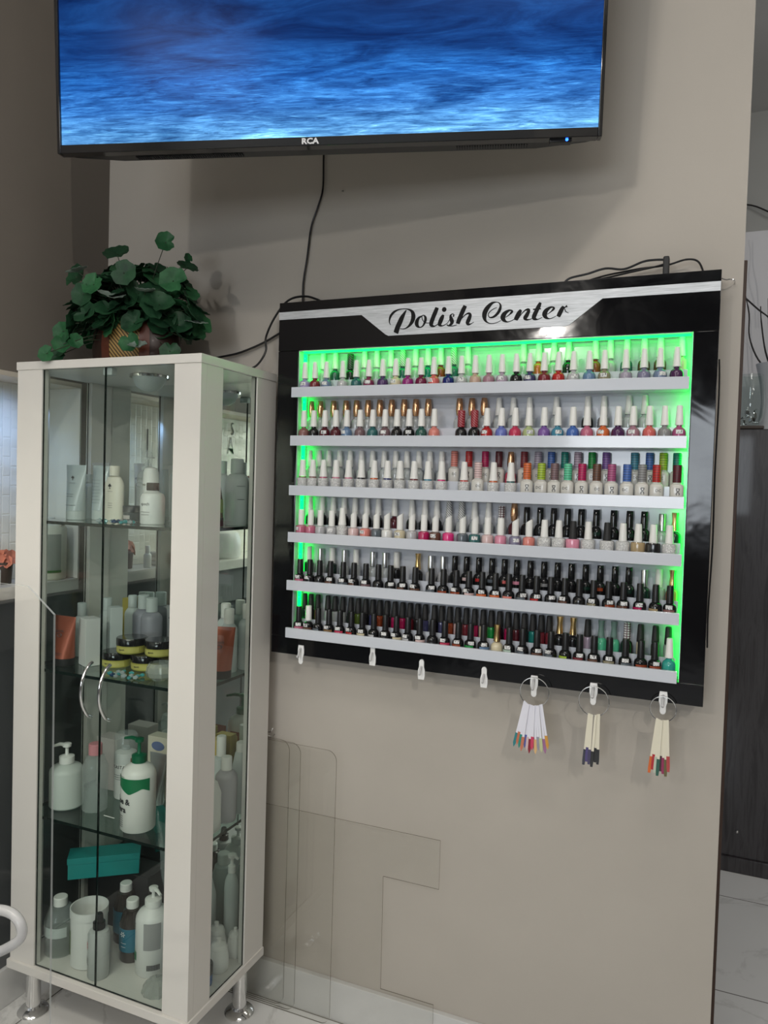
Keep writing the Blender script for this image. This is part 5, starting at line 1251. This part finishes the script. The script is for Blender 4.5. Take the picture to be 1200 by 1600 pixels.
mb.build('petals', None, rs); MB().lathe([(.02, 0), (.024, .06)], n=16).build('cup', M['tray'], rs)
t = thing('pink_cloth', 'folded pink cloth on the counter ledge in front of the towels', 'towel', (-1.745, 1.24, CZ+.0006))
MB().box(-.045, .045, -.06, .06, 0, .018, bev=.007, seg=3).build('cloth', mat('folded_pink_cloth', (.55, .28, .25), .8), t)
cap_bottle('spray_can', 'white bottle standing beside the flower on the counter ledge', 'bottle', -1.765, 1.485, CZ+.0006, .013, .05, .075, M['cap_white'], M['cap_white'], .008)
t = thing('wax_warmer', 'pale round appliance on the counter ledge reflected in the mirror', 'appliance', (-1.775, 1.02, CZ+.0006))
MB().lathe([(.055, 0), (.06, .01), (.06, .07), (.05, .10), (.03, .112), (0, .114)], n=28, ay=1.4).build('housing', M['white_plastic'], t)
MB().lathe([(.016, 0), (.02, .002), (.017, .035), (.008, .04)], n=16).build('red_bottle', cmat('red'), None, (-1.78, .70, CZ+.0006), label='small red bottle far along the counter ledge', cat='bottle')
# reversed letters added on the tiles to imitate lettering reflected in the cabinet
sg = thing('wall_sign', 'thin black letters imitating a reflection, added on the white relief tiles of the niche', 'sign', (-1.8603, .9, .0))
for txt, y, z, s in (('S', -.045, .225, .075), ('A', -.035, .150, .115), ('L', .47, .125, .17), ('A', .39, .15, .17)):
    me = text_mesh(txt, s, thick=.002, flip=True, sx=.72, weight=-.006); me.materials.append(M['text_dark'])
    o = link('letter', me, sg, (0, y, z)); o.rotation_euler = (0, 0, PI/2)

# ------------------------------------------------------------------ back room on the right
bc = thing('wooden_cabinet', 'dark wood cabinet in the room past the right wall end', 'cabinet', (.9, 3.46, H))
MB().box(-.95, .95, -.222, .222, .06, 1.724, bev=.003).build('carcass', M['dark_wood'], bc)
MB().box(-.96, .96, -.232, .222, 0, .06, bev=.004).build('plinth', M['dark_wood'], bc)
MB().sphere((-.735, -.225, .16), .006).build('screw_cover', M['steel'], bc)
TZ = .2650
t = thing('tray', 'shallow dark tray at the edge of the dark wood cabinet', 'tray', (.125, 3.32, TZ))
MB().box(-.11, .07, -.08, .08, 0, .012, bev=.003).build('tray_base', M['tray'], t)
t = thing('hurricane_glass', 'clear rounded glass bowl with silver decor on the dark cabinet', 'vase', (.147, 3.33, TZ+.013))
MB().lathe([(.020, 0), (.034, .004), (.050, .04), (.055, .09), (.052, .15), (.044, .205), (.042, .205), (.050, .15), (.053, .09), (.048, .042), (.03, .007), (0, .006)], n=30).build('bowl', M['clear'], t)
for k in range(9):
    a = k*2.4; MB().box(-.011, .011, -.008, .008, -.003, .003, bev=.002).build('silver_chip', M['chrome'], t, (.022*math.cos(a), .022*math.sin(a), .018+.0055*k)).rotation_euler = (k*.7, k*.9, k)
t = thing('frosted_vase', 'frosted white waisted vase holding dark branches on the dark cabinet', 'vase', (.232, 3.40, TZ))
MB().lathe([(.055, 0), (.058, .005), (.048, .06), (.042, .12), (.050, .19), (.068, .27), (.065, .27), (.048, .19), (.040, .12), (0, .1)], n=30).build('vase_body', mat('frosted_white_glass', (.62, .64, .66), .35), t)
br = thing('branches', 'dark twigs rising out of the frosted vase', 'branch', (.232, 3.40, TZ+.22))
for pts in ([(0, 0, 0), (-.035, 0, .10), (-.055, 0, .22), (-.06, 0, .28)], [(0, 0, 0), (-.02, 0, .12), (-.03, 0, .24), (-.034, 0, .31)], [(0, 0, 0), (-.06, 0, .07), (-.095, 0, .16), (-.10, 0, .25), (-.115, 0, .32), (-.13, 0, .38)],
            [(0, 0, 0), (-.01, 0, .18), (-.02, 0, .33), (-.05, 0, .42), (-.12, 0, .47)][:3], [(0, 0, .3), (-.01, 0, .40), (-.035, 0, .50), (-.03, 0, .58), (-.04, 0, .66)], [(.01, 0, .3), (0, 0, .45), (-.02, 0, .55), (-.025, 0, .65)],
            [(-.13, 0, .33), (-.07, 0, .27), (-.02, 0, .22), (-.01, 0, .14), (0, 0, .05)]):
    MB().tube([(a, b-.02*c, c) for a, b, c in pts], [.0035, .003, .0022], 6, smooth=5).build('twig', M['branch'], br)
cable('hanging_wire', 'thin dark wire drooping across the far grey wall', [(.02, 4.19, 1.46), (.15, 4.18, 1.44), (.28, 4.17, 1.37), (.45, 4.18, 1.33)], .004, 6, M['branch'])

# ------------------------------------------------------------------ lift everything so the floor lies at z = 0
for o in SC.objects:
    if o.parent is None: o.location.z += EYE
bpy.context.view_layer.update()
